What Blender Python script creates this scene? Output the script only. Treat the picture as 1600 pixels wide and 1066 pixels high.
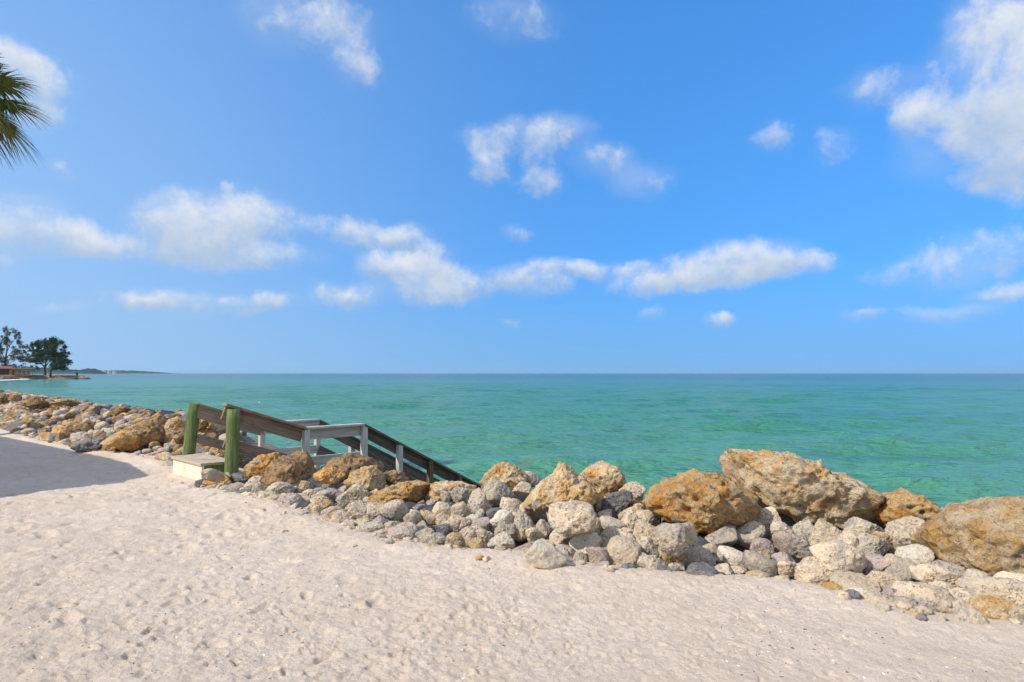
import bpy, bmesh, math, random
import numpy as np
from mathutils import Vector, Matrix

for o in list(bpy.data.objects):
    bpy.data.objects.remove(o)
scene = bpy.context.scene
C = scene.collection

# ------------------------------------------------------------------ camera
F_PX, CX, CY, HORIZON, EYE = 1000.0, 800.0, 533.0, 583.0, 1.6
PITCH = math.atan((HORIZON - CY) / F_PX)
cam_data = bpy.data.cameras.new('camera')
cam_data.sensor_width = 36.0
cam_data.lens = 36.0 * F_PX / 1600.0
cam_data.clip_start, cam_data.clip_end = 0.05, 120000.0
cam = bpy.data.objects.new('camera', cam_data)
cam.location = (0, 0, EYE)
cam.rotation_euler = (math.pi / 2 + PITCH, 0, 0)
C.objects.link(cam)
scene.camera = cam

def ray(px, py):
    u, v = (px - CX) / F_PX, (CY - py) / F_PX
    cp, sp = math.cos(PITCH), math.sin(PITCH)
    d = np.array([u, cp - v * sp, sp + v * cp])
    return d / d[1]                     # one metre of ground distance per unit

def at(px, py, dist):
    d = ray(px, py)
    return np.array([0, 0, EYE]) + d * dist

# ------------------------------------------------------------------ sun, sky, exposure
SUN_EL = math.radians(41)
SUN_H = np.array([-0.88, -0.475])
SUN_H = SUN_H / np.linalg.norm(SUN_H)
SUN_DIR = np.array([SUN_H[0] * math.cos(SUN_EL), SUN_H[1] * math.cos(SUN_EL), math.sin(SUN_EL)])
sun_data = bpy.data.lights.new('sun', 'SUN')
sun_data.energy = 4.4
sun_data.angle = math.radians(0.53)
sun_data.color = (1.0, 0.945, 0.84)
sun = bpy.data.objects.new('sun', sun_data)
sun.rotation_euler = Vector(SUN_DIR).to_track_quat('Z', 'Y').to_euler()
sun.location = (-30, -20, 40)
C.objects.link(sun)

vs = scene.view_settings
vs.view_transform = 'Standard'
vs.look = 'None'
vs.exposure = 0.0
vs.gamma = 1.0
vs.use_curve_mapping = False
scene.cycles.use_denoising = True
scene.cycles.max_bounces = 4
scene.cycles.diffuse_bounces = 3
scene.cycles.glossy_bounces = 2
scene.cycles.volume_bounces = 1
scene.cycles.transparent_max_bounces = 12

world = bpy.data.worlds.new('World')
scene.world = world
world.use_nodes = True
world.cycles.sampling_method = 'MANUAL'
world.cycles.sample_map_resolution = 256

class NT:
    """tiny node-tree helper"""
    def __init__(self, tree):
        self.t = tree; self.n = tree.nodes; self.l = tree.links
    def node(self, kind, **kw):
        nd = self.n.new(kind)
        for k, v in kw.items():
            if k == 'inputs':
                for i, val in v.items():
                    self.set(nd.inputs[i], val)
            else:
                setattr(nd, k, v)
        return nd
    def set(self, sock, val):
        if isinstance(val, bpy.types.NodeSocket):
            self.l.new(val, sock)
        else:
            sock.default_value = val
    def math(self, op, a, b=0.0, c=None, clamp=False):
        nd = self.n.new('ShaderNodeMath'); nd.operation = op; nd.use_clamp = clamp
        self.set(nd.inputs[0], a); self.set(nd.inputs[1], b)
        if c is not None: self.set(nd.inputs[2], c)
        return nd.outputs[0]
    def vmath(self, op, a, b=None):
        nd = self.n.new('ShaderNodeVectorMath'); nd.operation = op
        self.set(nd.inputs[0], a)
        if b is not None: self.set(nd.inputs[1], b)
        return nd.outputs['Value'] if op in ('LENGTH', 'DOT_PRODUCT', 'DISTANCE') else nd.outputs[0]
    def ramp(self, v, a, b, lo=0.0, hi=1.0, smooth=True):
        nd = self.n.new('ShaderNodeMapRange')
        nd.interpolation_type = 'SMOOTHSTEP' if smooth else 'LINEAR'
        self.set(nd.inputs[0], v); self.set(nd.inputs[1], a); self.set(nd.inputs[2], b)
        self.set(nd.inputs[3], lo); self.set(nd.inputs[4], hi)
        return nd.outputs[0]
    def mix(self, f, a, b, blend='MIX'):
        nd = self.n.new('ShaderNodeMix'); nd.data_type = 'RGBA'; nd.blend_type = blend
        self.set(nd.inputs[0], f)
        for i, c in ((6, a), (7, b)):
            if isinstance(c, tuple) and len(c) == 3: c = (*c, 1.0)
            self.set(nd.inputs[i], c)
        return nd.outputs[2]
    def noise(self, vec, scale, detail=4.0, rough=0.55, dist=0.0):
        nd = self.n.new('ShaderNodeTexNoise')
        if vec is not None: self.l.new(vec, nd.inputs['Vector'])
        nd.inputs['Scale'].default_value = scale; nd.inputs['Detail'].default_value = detail
        nd.inputs['Roughness'].default_value = rough; nd.inputs['Distortion'].default_value = dist
        return nd.outputs['Fac']
    def voronoi(self, vec, scale, feature='F1', rnd=1.0):
        nd = self.n.new('ShaderNodeTexVoronoi'); nd.feature = feature
        if vec is not None: self.l.new(vec, nd.inputs['Vector'])
        nd.inputs['Scale'].default_value = scale
        nd.inputs['Randomness'].default_value = rnd
        return nd.outputs['Distance']

# sky: Nishita air plus cumulus given by direction (azimuth, elevation)
w = NT(world.node_tree)
w.n.clear()
sky = w.node('ShaderNodeTexSky', sky_type='NISHITA', sun_disc=False)
sky.sun_elevation = SUN_EL
sky.sun_rotation = math.atan2(SUN_H[0], SUN_H[1])
sky.air_density, sky.dust_density, sky.ozone_density, sky.altitude = 1.0, 0.7, 2.2, 0.0
tc = w.node('ShaderNodeTexCoord')
gen = tc.outputs['Generated']
lift = w.node('ShaderNodeMapping'); w.l.new(gen, lift.inputs[0])      # the pale band at the horizon is thin here
lift.inputs['Location'].default_value = (0, 0, 0.215)
lift.inputs['Scale'].default_value = (1, 1, 0.38)
w.l.new(lift.outputs[0], sky.inputs[0])
hs = w.node('ShaderNodeHueSaturation')
hs.inputs['Saturation'].default_value = 1.25
hs.inputs['Value'].default_value = 1.0
w.l.new(sky.outputs[0], hs.inputs['Color'])
sky_col = w.mix(1.0, hs.outputs[0], (0.71, 1.15, 1.45), 'MULTIPLY')
sep = w.node('ShaderNodeSeparateXYZ'); w.l.new(gen, sep.inputs[0])
gx, gy, gz = sep.outputs
az = w.math('ARCTAN2', gx, gy)
hyp = w.math('SQRT', w.math('ADD', w.math('MULTIPLY', gx, gx), w.math('MULTIPLY', gy, gy)))
el = w.math('ARCTAN2', gz, hyp)
comb = w.node('ShaderNodeCombineXYZ'); w.l.new(az, comb.inputs[0]); w.l.new(el, comb.inputs[1])
ae = comb.outputs[0]
# warp the lookup so that cloud outlines are ragged
wn = w.node('ShaderNodeTexNoise'); w.l.new(gen, wn.inputs['Vector'])
wn.inputs['Scale'].default_value = 9.0; wn.inputs['Detail'].default_value = 6.0; wn.inputs['Roughness'].default_value = 0.62
warp = w.vmath('MULTIPLY', w.vmath('SUBTRACT', wn.outputs['Color'], (0.5, 0.5, 0.5)), (0.085, 0.055, 0.0))
aew = w.vmath('ADD', ae, warp)
CLOUDS = [  # x, y, radius x, radius y, density
    (30, 355, 100, 46, 1.0), (125, 378, 70, 26, .8), (265, 335, 45, 36, .9), (300, 358, 80, 46, 1.0), (385, 345, 82, 40, 1.0),
    (345, 390, 110, 28, .75), (430, 408, 68, 20, .7), (200, 390, 60, 18, .6), (10, 420, 30, 14, .5),
    (535, 366, 48, 27, .85), (592, 378, 38, 22, .7), (642, 375, 38, 20, .75), (585, 420, 36, 20, .8), (640, 432, 60, 28, .85),
    (690, 410, 32, 32, .9), (722, 446, 62, 28, .8), (680, 460, 60, 16, .7),
    (540, 464, 58, 18, .7), (330, 474, 130, 18, .75), (225, 472, 30, 10, .5), (100, 482, 60, 14, .35),
    (838, 442, 56, 24, .95), (880, 415, 40, 14, .7), (950, 420, 50, 14, .7), (1000, 445, 60, 16, .75), (1080, 422, 70, 28, .9),
    (1165, 408, 90, 30, 1.0), (1240, 415, 50, 18, .75), (1120, 436, 90, 16, .75),
    (757, 258, 34, 32, .72), (800, 214, 66, 24, .62), (880, 206, 44, 26, .8), (850, 250, 34, 44, .62), (845, 285, 40, 20, .5),
    (950, 248, 48, 26, .55), (1005, 285, 52, 28, .48), (740, 215, 30, 20, .4),
    (545, 85, 44, 46, .58), (580, 110, 22, 28, .5), (440, 35, 70, 45, .42), (520, 25, 80, 30, .36), (800, 30, 66, 34, .48),
    (1555, 120, 110, 100, 1.0), (1530, 215, 120, 66, .9), (1435, 182, 46, 36, .85), (1370, 135, 62, 34, .48), (1560, 30, 90, 40, .7), (1590, 260, 80, 40, .7),
    (1210, 215, 38, 24, .38), (1300, 228, 38, 26, .36),
    (1540, 395, 120, 38, .66), (1440, 425, 90, 22, .48), (1490, 486, 88, 14, .62), (1345, 490, 32, 9, .55), (1116, 494, 24, 10, .8),
    (1021, 488, 18, 12, .5), (1580, 455, 60, 16, .5), (40, 130, 56, 50, .8), (70, 185, 40, 22, .6), (790, 507, 15, 7, .6), (810, 365, 28, 14, .38),
    (102, 262, 24, 14, .45), (20, 85, 40, 20, .6), (350, 292, 16, 8, .5), (1660, 200, 90, 160, .9), (-90, 360, 90, 40, .9),
]
acc = None
for (cx, cy, rx, ry, k) in CLOUDS:
    def ae_of(px, py):
        d = ray(px, py)
        return math.atan2(d[0], d[1]), math.atan2(d[2], math.hypot(d[0], d[1]))
    a0, e0 = ae_of(cx, cy)
    a1, _ = ae_of(cx + rx, cy)
    _, e1_ = ae_of(cx, cy - ry)
    ra, re = abs(a1 - a0) * 1.4, abs(e1_ - e0) * 1.45
    src = aew
    if acc is not None:            # evaluated one after the other, which keeps the shader small
        ma = w.n.new('ShaderNodeVectorMath'); ma.operation = 'MULTIPLY_ADD'
        w.l.new(acc, ma.inputs[0]); ma.inputs[1].default_value = (1e-7, 1e-7, 1e-7); w.l.new(aew, ma.inputs[2])
        src = ma.outputs[0]
    q = w.vmath('MULTIPLY', w.vmath('SUBTRACT', src, (a0, e0, 0.0)), (1 / ra, 1 / re, 0.0))
    m = w.ramp(w.vmath('LENGTH', q), 1.15, 0.15, 0.0, k * 0.94)
    # (m, m * height in the cloud, 0): carried as q scaled by m with x set to m
    sp_ = w.node('ShaderNodeSeparateXYZ'); w.l.new(q, sp_.inputs[0])
    cb = w.node('ShaderNodeCombineXYZ'); w.l.new(m, cb.inputs[0]); w.l.new(w.math('MULTIPLY', m, sp_.outputs[1]), cb.inputs[1])
    acc = cb.outputs[0] if acc is None else w.vmath('ADD', acc, cb.outputs[0])
sacc = w.node('ShaderNodeSeparateXYZ'); w.l.new(acc, sacc.inputs[0])
vden, vnum = sacc.outputs[0], sacc.outputs[1]
dens = w.math('SUBTRACT', 1.12, w.math('MULTIPLY', 1.12, w.math('EXPONENT', w.math('MULTIPLY', vden, -1.35))))
# denser white clouds added beyond the visible sky, to brighten and neutralise the fill light
wide = w.ramp(w.noise(gen, 2.6, 5.0, 0.55), 0.36, 0.56, 0.0, 1.45)
beyond = w.math('MULTIPLY', w.math('MAXIMUM', w.ramp(w.math('ABSOLUTE', az), 0.78, 1.1), w.ramp(el, 0.6, 0.8)), w.ramp(el, 0.02, 0.12))
dens = w.math('MAXIMUM', dens, w.math('MULTIPLY', wide, beyond))
fine = w.noise(gen, 16.0, 9.0, 0.6, 0.3)
puff = w.noise(gen, 34.0, 6.0, 0.6)
body = w.math('ADD', dens, w.math('MULTIPLY', w.math('SUBTRACT', fine, 0.5), 1.6))
body = w.math('ADD', body, w.math('MULTIPLY', w.math('SUBTRACT', puff, 0.5), 0.60))
body = w.math('ADD', body, w.math('MULTIPLY', w.math('SUBTRACT', w.noise(gen, 80.0, 7.0, 0.65), 0.5), 0.30))
alpha = w.math('MULTIPLY', w.ramp(body, 0.18, 1.15), w.ramp(dens, 0.0, 0.2))
thin = w.math('MULTIPLY', w.ramp(dens, 0.0, 0.85, 0.0, 0.42), w.ramp(w.noise(gen, 7.0, 6.0, 0.6), 0.32, 0.62))
alpha = w.math('MAXIMUM', alpha, thin)
alpha = w.math('MULTIPLY', alpha, 0.92)
vert = w.math('DIVIDE', vnum, w.math('ADD', vden, 0.05))
lit = w.math('ADD', w.ramp(vert, -0.40, 0.45), w.math('MULTIPLY', w.math('SUBTRACT', puff, 0.5), 0.9), clamp=True)
low = w.ramp(el, 0.0, 0.17, 0.75, 0.0)
sky_col = w.mix(low, sky_col, (0.215 / 0.15, 0.46 / 0.15, 0.78 / 0.15))
# milky air on the sun's side, thickest low down
toward = w.vmath('DOT_PRODUCT', gen, (SUN_H[0], SUN_H[1], 0.0))
veil = w.math('MULTIPLY', w.ramp(toward, -0.66, 0.35), w.ramp(el, -0.02, 0.75, 0.80, 0.15, False))
sky_col = w.mix(veil, sky_col, (0.44 / 0.15, 0.63 / 0.15, 0.88 / 0.15))
bg_sky = w.node('ShaderNodeBackground'); w.l.new(sky_col, bg_sky.inputs[0]); bg_sky.inputs[1].default_value = 0.15
cloud_col = w.mix(lit, (0.47, 0.58, 0.74), (0.82, 0.85, 0.90))
bg_cloud = w.node('ShaderNodeBackground'); w.l.new(cloud_col, bg_cloud.inputs[0]); bg_cloud.inputs[1].default_value = 1.0
mixs = w.node('ShaderNodeMixShader'); w.l.new(alpha, mixs.inputs[0]); w.l.new(bg_sky.outputs[0], mixs.inputs[1]); w.l.new(bg_cloud.outputs[0], mixs.inputs[2])
wout = w.node('ShaderNodeOutputWorld'); w.l.new(mixs.outputs[0], wout.inputs[0])

# ------------------------------------------------------------------ helpers
rng = np.random.default_rng(7)
random.seed(7)

def _hash(i, j, k, seed):
    h = (i.astype(np.int64) * 374761393 + j.astype(np.int64) * 668265263 + k.astype(np.int64) * 2147483647 + seed * 1274126177) & 0xFFFFFFFF
    h = ((h ^ (h >> 13)) * 1274126177) & 0xFFFFFFFF
    h = ((h ^ (h >> 16)) * 2246822519) & 0xFFFFFFFF
    return (h ^ (h >> 15)) & 0xFFFFFFFF

def pnoise(p, seed=0):
    """gradient noise, N x 3 -> about -1..1"""
    i = np.floor(p).astype(np.int64); f = p - i
    u = f * f * f * (f * (f * 6 - 15) + 10)
    out = np.zeros(len(p))
    for dx in (0, 1):
        for dy in (0, 1):
            for dz in (0, 1):
                h = _hash(i[:, 0] + dx, i[:, 1] + dy, i[:, 2] + dz, seed)
                gx_ = ((h & 1023) / 511.5) - 1; gy_ = (((h >> 10) & 1023) / 511.5) - 1; gz_ = (((h >> 20) & 1023) / 511.5) - 1
                g = gx_ * (f[:, 0] - dx) + gy_ * (f[:, 1] - dy) + gz_ * (f[:, 2] - dz)
                wt = (u[:, 0] if dx else 1 - u[:, 0]) * (u[:, 1] if dy else 1 - u[:, 1]) * (u[:, 2] if dz else 1 - u[:, 2])
                out += g * wt
    return out * 1.25

def fbm(p, octaves=4, gain=0.5, lac=2.03, seed=0):
    a, s = 1.0, np.zeros(len(p))
    for o in range(octaves):
        s += a * pnoise(p * (lac ** o) + 17.3 * o, seed + o)
        a *= gain
    return s

def worley(p, seed=0):
    i = np.floor(p).astype(np.int64); f = p - i
    best = np.full(len(p), 9.0)
    for dx in (-1, 0, 1):
        for dy in (-1, 0, 1):
            for dz in (-1, 0, 1):
                h = _hash(i[:, 0] + dx, i[:, 1] + dy, i[:, 2] + dz, seed)
                ox = (h & 1023) / 1023.0; oy = ((h >> 10) & 1023) / 1023.0; oz = ((h >> 20) & 1023) / 1023.0
                d = (dx + ox - f[:, 0]) ** 2 + (dy + oy - f[:, 1]) ** 2 + (dz + oz - f[:, 2]) ** 2
                best = np.minimum(best, d)
    return np.sqrt(best)

def sstep(a, b, x):
    t = np.clip((x - a) / (b - a), 0, 1)
    return t * t * (3 - 2 * t)

def mesh_from(name, verts, faces, smooth=True):
    me = bpy.data.meshes.new(name)
    verts = np.asarray(verts, dtype=np.float32)
    if isinstance(faces, np.ndarray):
        nf, k = faces.shape
        me.vertices.add(len(verts)); me.vertices.foreach_set('co', verts.ravel())
        me.loops.add(nf * k); me.loops.foreach_set('vertex_index', faces.astype(np.int32).ravel())
        me.polygons.add(nf); me.polygons.foreach_set('loop_start', np.arange(0, nf * k, k, dtype=np.int32))
        me.polygons.foreach_set('loop_total', np.full(nf, k, dtype=np.int32))
        me.update(calc_edges=True)
    else:
        me.from_pydata([tuple(v) for v in verts], [], faces)
    me.polygons.foreach_set('use_smooth', np.full(len(me.polygons), smooth))
    me.update()
    return me

def obj(name, me, mat=None, parent=None, loc=None):
    o = bpy.data.objects.new(name, me)
    C.objects.link(o)
    if mat is not None and me is not None and not me.materials:
        me.materials.append(mat)
    if parent is not None: o.parent = parent
    if loc is not None: o.location = loc
    return o

def empty(name, loc=(0, 0, 0)):
    o = bpy.data.objects.new(name, None); C.objects.link(o); o.location = loc
    o.empty_display_size = 0.1
    return o

def tag(o, label=None, cat=None, group=None, kind=None):
    if label: o['label'] = label
    if cat: o['category'] = cat
    if group: o['group'] = group
    if kind: o['kind'] = kind
    return o

class MB:
    """collects shapes for one mesh"""
    def __init__(self): self.v = []; self.f = []
    def hexa(self, pts):
        b = len(self.v); self.v += [tuple(p) for p in pts]
        for q in ((0, 3, 2, 1), (4, 5, 6, 7), (0, 1, 5, 4), (1, 2, 6, 5), (2, 3, 7, 6), (3, 0, 4, 7)):
            self.f.append(tuple(b + i for i in q))
    def box(self, x0, x1, y0, y1, z0, z1):
        self.hexa([(x0, y0, z0), (x1, y0, z0), (x1, y1, z0), (x0, y1, z0), (x0, y0, z1), (x1, y0, z1), (x1, y1, z1), (x0, y1, z1)])
    def tube(self, pts, radii, n=10, cap=True):
        b = len(self.v); m = len(pts)
        for i, p in enumerate(pts):
            p = Vector(p)
            d = (Vector(pts[min(i + 1, m - 1)]) - Vector(pts[max(i - 1, 0)])).normalized()
            a = d.orthogonal().normalized() if abs(d.z) < 0.9 else Vector((1, 0, 0)).cross(d).normalized()
            c = d.cross(a)
            for k in range(n):
                t = 2 * math.pi * k / n
                self.v.append(tuple(p + (a * math.cos(t) + c * math.sin(t)) * radii[i]))
        for i in range(m - 1):
            for k in range(n):
                k2 = (k + 1) % n
                self.f.append((b + i * n + k, b + i * n + k2, b + (i + 1) * n + k2, b + (i + 1) * n + k))
        if cap:
            self.f.append(tuple(b + k for k in range(n - 1, -1, -1)))
            self.f.append(tuple(b + (m - 1) * n + k for k in range(n)))
    def build(self, name, mat, parent=None, smooth=False, loc=None, bevel=0.0):
        me = mesh_from(name, self.v, self.f, smooth)
        if bevel:
            bm = bmesh.new(); bm.from_mesh(me)
            bmesh.ops.bevel(bm, geom=bm.edges[:], offset=bevel, segments=2, affect='EDGES', profile=0.6)
            bm.to_mesh(me); bm.free()
        return obj(name, me, mat, parent, loc)

# ------------------------------------------------------------------ materials
def principled(name):
    m = bpy.data.materials.new(name); m.use_nodes = True
    t = NT(m.node_tree); t.n.clear()
    out = t.node('ShaderNodeOutputMaterial'); b = t.node('ShaderNodeBsdfPrincipled')
    t.l.new(b.outputs[0], out.inputs[0])
    return m, t, b

def bump(t, b, h, strength, dist, prev=None):
    nd = t.node('ShaderNodeBump'); nd.inputs['Strength'].default_value = strength; nd.inputs['Distance'].default_value = dist
    t.l.new(h, nd.inputs['Height'])
    if prev is not None: t.l.new(prev, nd.inputs['Normal'])
    if b is not None: t.l.new(nd.outputs[0], b.inputs['Normal'])
    return nd.outputs[0]

def world_pos(t):
    return t.node('ShaderNodeNewGeometry').outputs['Position']

def rock_material(name, c1, c2, patch, patch_lo=0.52, dark=(0.12, 0.10, 0.08), dark_amt=0.5, pit=1.0, crag=1.0):
    m, t, b = principled(name)
    p = world_pos(t)
    oi = t.node('ShaderNodeObjectInfo')
    col = t.mix(t.ramp(t.noise(p, 4.0, 5, 0.6), 0.38, 0.62), c1, c2)
    col = t.mix(t.ramp(t.noise(p, 7.0, 6, 0.62, 0.4), patch_lo, patch_lo + 0.12), col, patch)
    col = t.mix(t.ramp(t.noise(p, 3.4, 8, 0.74, 0.7), 0.53, 0.68, 0.0, dark_amt), col, dark)
    sp = t.noise(p, 85.0, 3, 0.7)
    col = t.mix(t.ramp(sp, 0.25, 0.75, 0.0, 1.0), t.mix(1.0, col, (0.80, 0.78, 0.76), 'MULTIPLY'), t.mix(1.0, col, (1.12, 1.12, 1.12), 'MULTIPLY'))
    rv = t.ramp(oi.outputs['Random'], 0.0, 1.0, 0.92, 1.28, False)
    cc = t.node('ShaderNodeCombineColor')
    for i in range(3): t.l.new(rv, cc.inputs[i])
    col = t.mix(1.0, col, cc.outputs[0], 'MULTIPLY')
    t.l.new(col, b.inputs['Base Color'])
    b.inputs['Roughness'].default_value = 0.93
    b.inputs['Specular IOR Level'].default_value = 0.18
    n1 = t.noise(p, 22.0, 9, 0.68)
    v1 = t.math('MAXIMUM', t.ramp(t.voronoi(p, 27.0), 0.10, 0.40), t.ramp(t.noise(p, 5.0, 3, 0.5), 0.50, 0.40))
    v2 = t.ramp(t.voronoi(p, 75.0), 0.10, 0.45)
    bn = bump(t, None, v1, 0.95 * pit, 0.022)
    bn = bump(t, None, v2, 0.55 * pit, 0.006, bn)
    bump(t, b, n1, 1.0, 0.045 * crag, bn)
    return m

RM = {
    'T': rock_material('tan_limestone', (0.66, 0.39, 0.15), (0.76, 0.60, 0.40), (0.52, 0.45, 0.36), 0.54, (0.20, 0.12, 0.06), 0.7, 1.0, 1.7),
    'O': rock_material('orange_limestone', (0.68, 0.33, 0.09), (0.72, 0.50, 0.25), (0.55, 0.45, 0.32), 0.54, (0.22, 0.11, 0.05), 0.7, 1.0, 1.7),
    'B': rock_material('beige_limestone', (0.72, 0.57, 0.41), (0.63, 0.50, 0.36), (0.52, 0.44, 0.35), 0.50, dark_amt=0.3),
    'G': rock_material('grey_limestone', (0.54, 0.46, 0.365), (0.62, 0.51, 0.39), (0.42, 0.37, 0.32), 0.50, dark_amt=0.35),
    'D': rock_material('dark_grey_stone', (0.20, 0.19, 0.20), (0.27, 0.25, 0.25), (0.36, 0.34, 0.33), 0.56, dark_amt=0.4),
    'P': rock_material('pinkish_stone', (0.50, 0.38, 0.33), (0.52, 0.44, 0.37), (0.40, 0.35, 0.32), 0.52, dark_amt=0.3),
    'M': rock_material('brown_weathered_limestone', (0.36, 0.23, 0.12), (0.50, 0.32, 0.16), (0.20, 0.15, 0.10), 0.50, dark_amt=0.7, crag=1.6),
    'W': rock_material('cream_limestone', (0.74, 0.66, 0.53), (0.70, 0.60, 0.47), (0.58, 0.50, 0.42), 0.58, dark_amt=0.12, pit=0.5),
}

def sand_material():
    m, t, b = principled('beach_sand')
    p = world_pos(t)
    col = t.mix(t.ramp(t.noise(p, 0.7, 5, 0.55), 0.35, 0.65), (0.76, 0.605, 0.48), (0.82, 0.665, 0.54))
    col = t.mix(t.ramp(t.noise(p, 6.0, 6, 0.65), 0.4, 0.68, 0.0, 0.5), col, (0.62, 0.50, 0.40))
    col = t.mix(t.ramp(t.noise(p, 160.0, 2, 0.6), 0.3, 0.7), t.mix(1.0, col, (0.86, 0.86, 0.86), 'MULTIPLY'), t.mix(1.0, col, (1.08, 1.08, 1.08), 'MULTIPLY'))
    v = t.node('ShaderNodeTexVoronoi'); t.l.new(p, v.inputs['Vector']); v.inputs['Scale'].default_value = 26.0
    bits = t.math('MULTIPLY', t.ramp(v.outputs['Distance'], 0.16, 0.10), t.ramp(t.noise(p, 2.2, 4, 0.6), 0.52, 0.66))
    col = t.mix(t.math('MULTIPLY', bits, 0.75), col, (0.20, 0.17, 0.15))
    t.l.new(col, b.inputs['Base Color'])
    b.inputs['Roughness'].default_value = 1.0
    b.inputs['Specular IOR Level'].default_value = 0.1
    bn = bump(t, None, t.noise(p, 45.0, 8, 0.72), 0.9, 0.03)
    bump(t, b, t.noise(p, 260.0, 3, 0.6), 0.6, 0.004, bn)
    return m
SAND = sand_material()

def wood_material(name, c1, c2, along=(1, 0, 0), green=None):
    m, t, b = principled(name)
    tcn = t.node('ShaderNodeTexCoord').outputs['Object']
    mp = t.node('ShaderNodeMapping'); t.l.new(tcn, mp.inputs[0])
    mp.inputs['Scale'].default_value = tuple(1.6 if a else 26.0 for a in along)
    g = t.noise(mp.outputs[0], 1.6, 8, 0.65, 0.5)
    col = t.mix(t.ramp(g, 0.36, 0.64), c1, c2)
    col = t.mix(t.ramp(t.noise(tcn, 3.2, 5, 0.6), 0.5, 0.75, 0.0, 0.55), col, tuple(x * 0.55 for x in c1))
    if green: col = t.mix(t.ramp(t.noise(tcn, 2.6, 4, 0.55), 0.42, 0.66, 0.0, 0.8), col, green)
    t.l.new(col, b.inputs['Base Color'])
    b.inputs['Roughness'].default_value = 0.85
    b.inputs['Specular IOR Level'].default_value = 0.2
    bump(t, b, g, 0.5, 0.006)
    return m

def flat_material(name, col, rough=0.8, var=0.15, scale=3.0, bump_amt=0.0):
    m, t, b = principled(name)
    p = world_pos(t)
    n = t.noise(p, scale, 5, 0.6)
    c = t.mix(t.ramp(n, 0.3, 0.7), tuple(x * (1 - var) for x in col), tuple(min(1, x * (1 + var)) for x in col))
    t.l.new(c, b.inputs['Base Color'])
    b.inputs['Roughness'].default_value = rough
    b.inputs['Specular IOR Level'].default_value = 0.25
    if bump_amt: bump(t, b, n, 0.6, bump_amt)
    return m

# ------------------------------------------------------------------ the shore: where sand meets the rock bank
TOE_PX = [(0, 671), (60, 689), (120, 700), (180, 709), (240, 716), (283, 733), (320, 760), (360, 772), (420, 783), (460, 803), (520, 824), (600, 848),
          (700, 862), (800, 868), (870, 880), (930, 891), (1000, 896), (1080, 904), (1150, 905), (1250, 917), (1330, 934), (1400, 955),
          (1500, 974), (1600, 985)]
toe = []
for (px, py) in TOE_PX:
    d = ray(px, py); k = -EYE / d[2]
    toe.append((d[0] * k, d[1] * k))
TOE = np.array([(-6000, 6300), (-300, 318), (-90, 98), (-32, 36)] + toe + [(4.6, 3.0), (8, -1), (16, -9), (60, -50), (6000, -5000)])

def shore(x, y):
    """signed distance to the toe line, positive on the sea side"""
    best = np.full(x.shape, 1e18); sg = np.zeros(x.shape)
    for a, b in zip(TOE[:-1], TOE[1:]):
        d = b - a; L = (d ** 2).sum()
        t = np.clip(((x - a[0]) * d[0] + (y - a[1]) * d[1]) / L, 0, 1)
        qx, qy = x - (a[0] + t * d[0]), y - (a[1] + t * d[1])
        dd = qx * qx + qy * qy
        cr = d[0] * (y - a[1]) - d[1] * (x - a[0])
        upd = dd < best
        best = np.where(upd, dd, best); sg = np.where(upd, np.sign(cr), sg)
    return np.sqrt(best) * np.where(sg == 0, 1, sg)

def bank(x, y, s=None):
    """top surface of the rock bank"""
    x = np.asarray(x, float); y = np.asarray(y, float)
    if s is None: s = shore(x, y)
    crest = 0.24 + 0.26 * sstep(-4.5, -8.5, x)
    z = crest * sstep(-0.1, 1.8, s)
    z = z - 0.62 * np.clip(s - 2.5, 0, 6.5)
    return z

# stairs frame
NEAR = np.array([-4.16, 9.50]); E1 = np.array([0.722, -0.692]); E2 = np.array([0.692, 0.722]); WID = 1.58
def stair_uv(x, y):
    rx, ry = x - NEAR[0], y - NEAR[1]
    return rx * E1[0] + ry * E1[1], rx * E2[0] + ry * E2[1]
def rail_z(L):
    return np.interp(L, [-0.5, 0.0, 1.217, 2.307, 5.3], [1.12, 1.10, 0.69, 0.69, -0.83])

SEA_Z = -1.55

# ------------------------------------------------------------------ ground sheet
def cell_pits(x, y, size, seed, keep, shape=1.0, maxr=0.42):
    """scattered oval dents, each with its own turn, size and depth, with pushed-up rims"""
    px, py = x / size, y / size
    i, j = np.floor(px).astype(np.int64), np.floor(py).astype(np.int64)
    out = np.zeros(len(x))
    for dx in (-1, 0, 1):
        for dy in (-1, 0, 1):
            h = _hash(i + dx, j + dy, np.zeros_like(i), seed); h2 = _hash(i + dx, j + dy, np.ones_like(i), seed + 5)
            cx_ = i + dx + (h & 1023) / 1023.0; cy_ = j + dy + ((h >> 10) & 1023) / 1023.0
            on = ((h >> 20) & 1023) / 1023.0 < keep
            ang = (h2 & 1023) / 1023.0 * math.pi; rr = maxr * (0.45 + 0.55 * ((h2 >> 10) & 1023) / 1023.0)
            dep = 0.35 + 0.65 * ((h2 >> 20) & 1023) / 1023.0
            qx, qy = px - cx_, py - cy_
            a = (qx * np.cos(ang) + qy * np.sin(ang)) / rr
            b = (-qx * np.sin(ang) + qy * np.cos(ang)) / (rr * shape)
            r = np.sqrt(a * a + b * b)
            prof = -sstep(1.0, 0.35, r) + 0.45 * np.exp(-((r - 1.15) / 0.22) ** 2) * (a > -0.4)
            out += np.where(on, prof * dep, 0)
    return out

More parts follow.
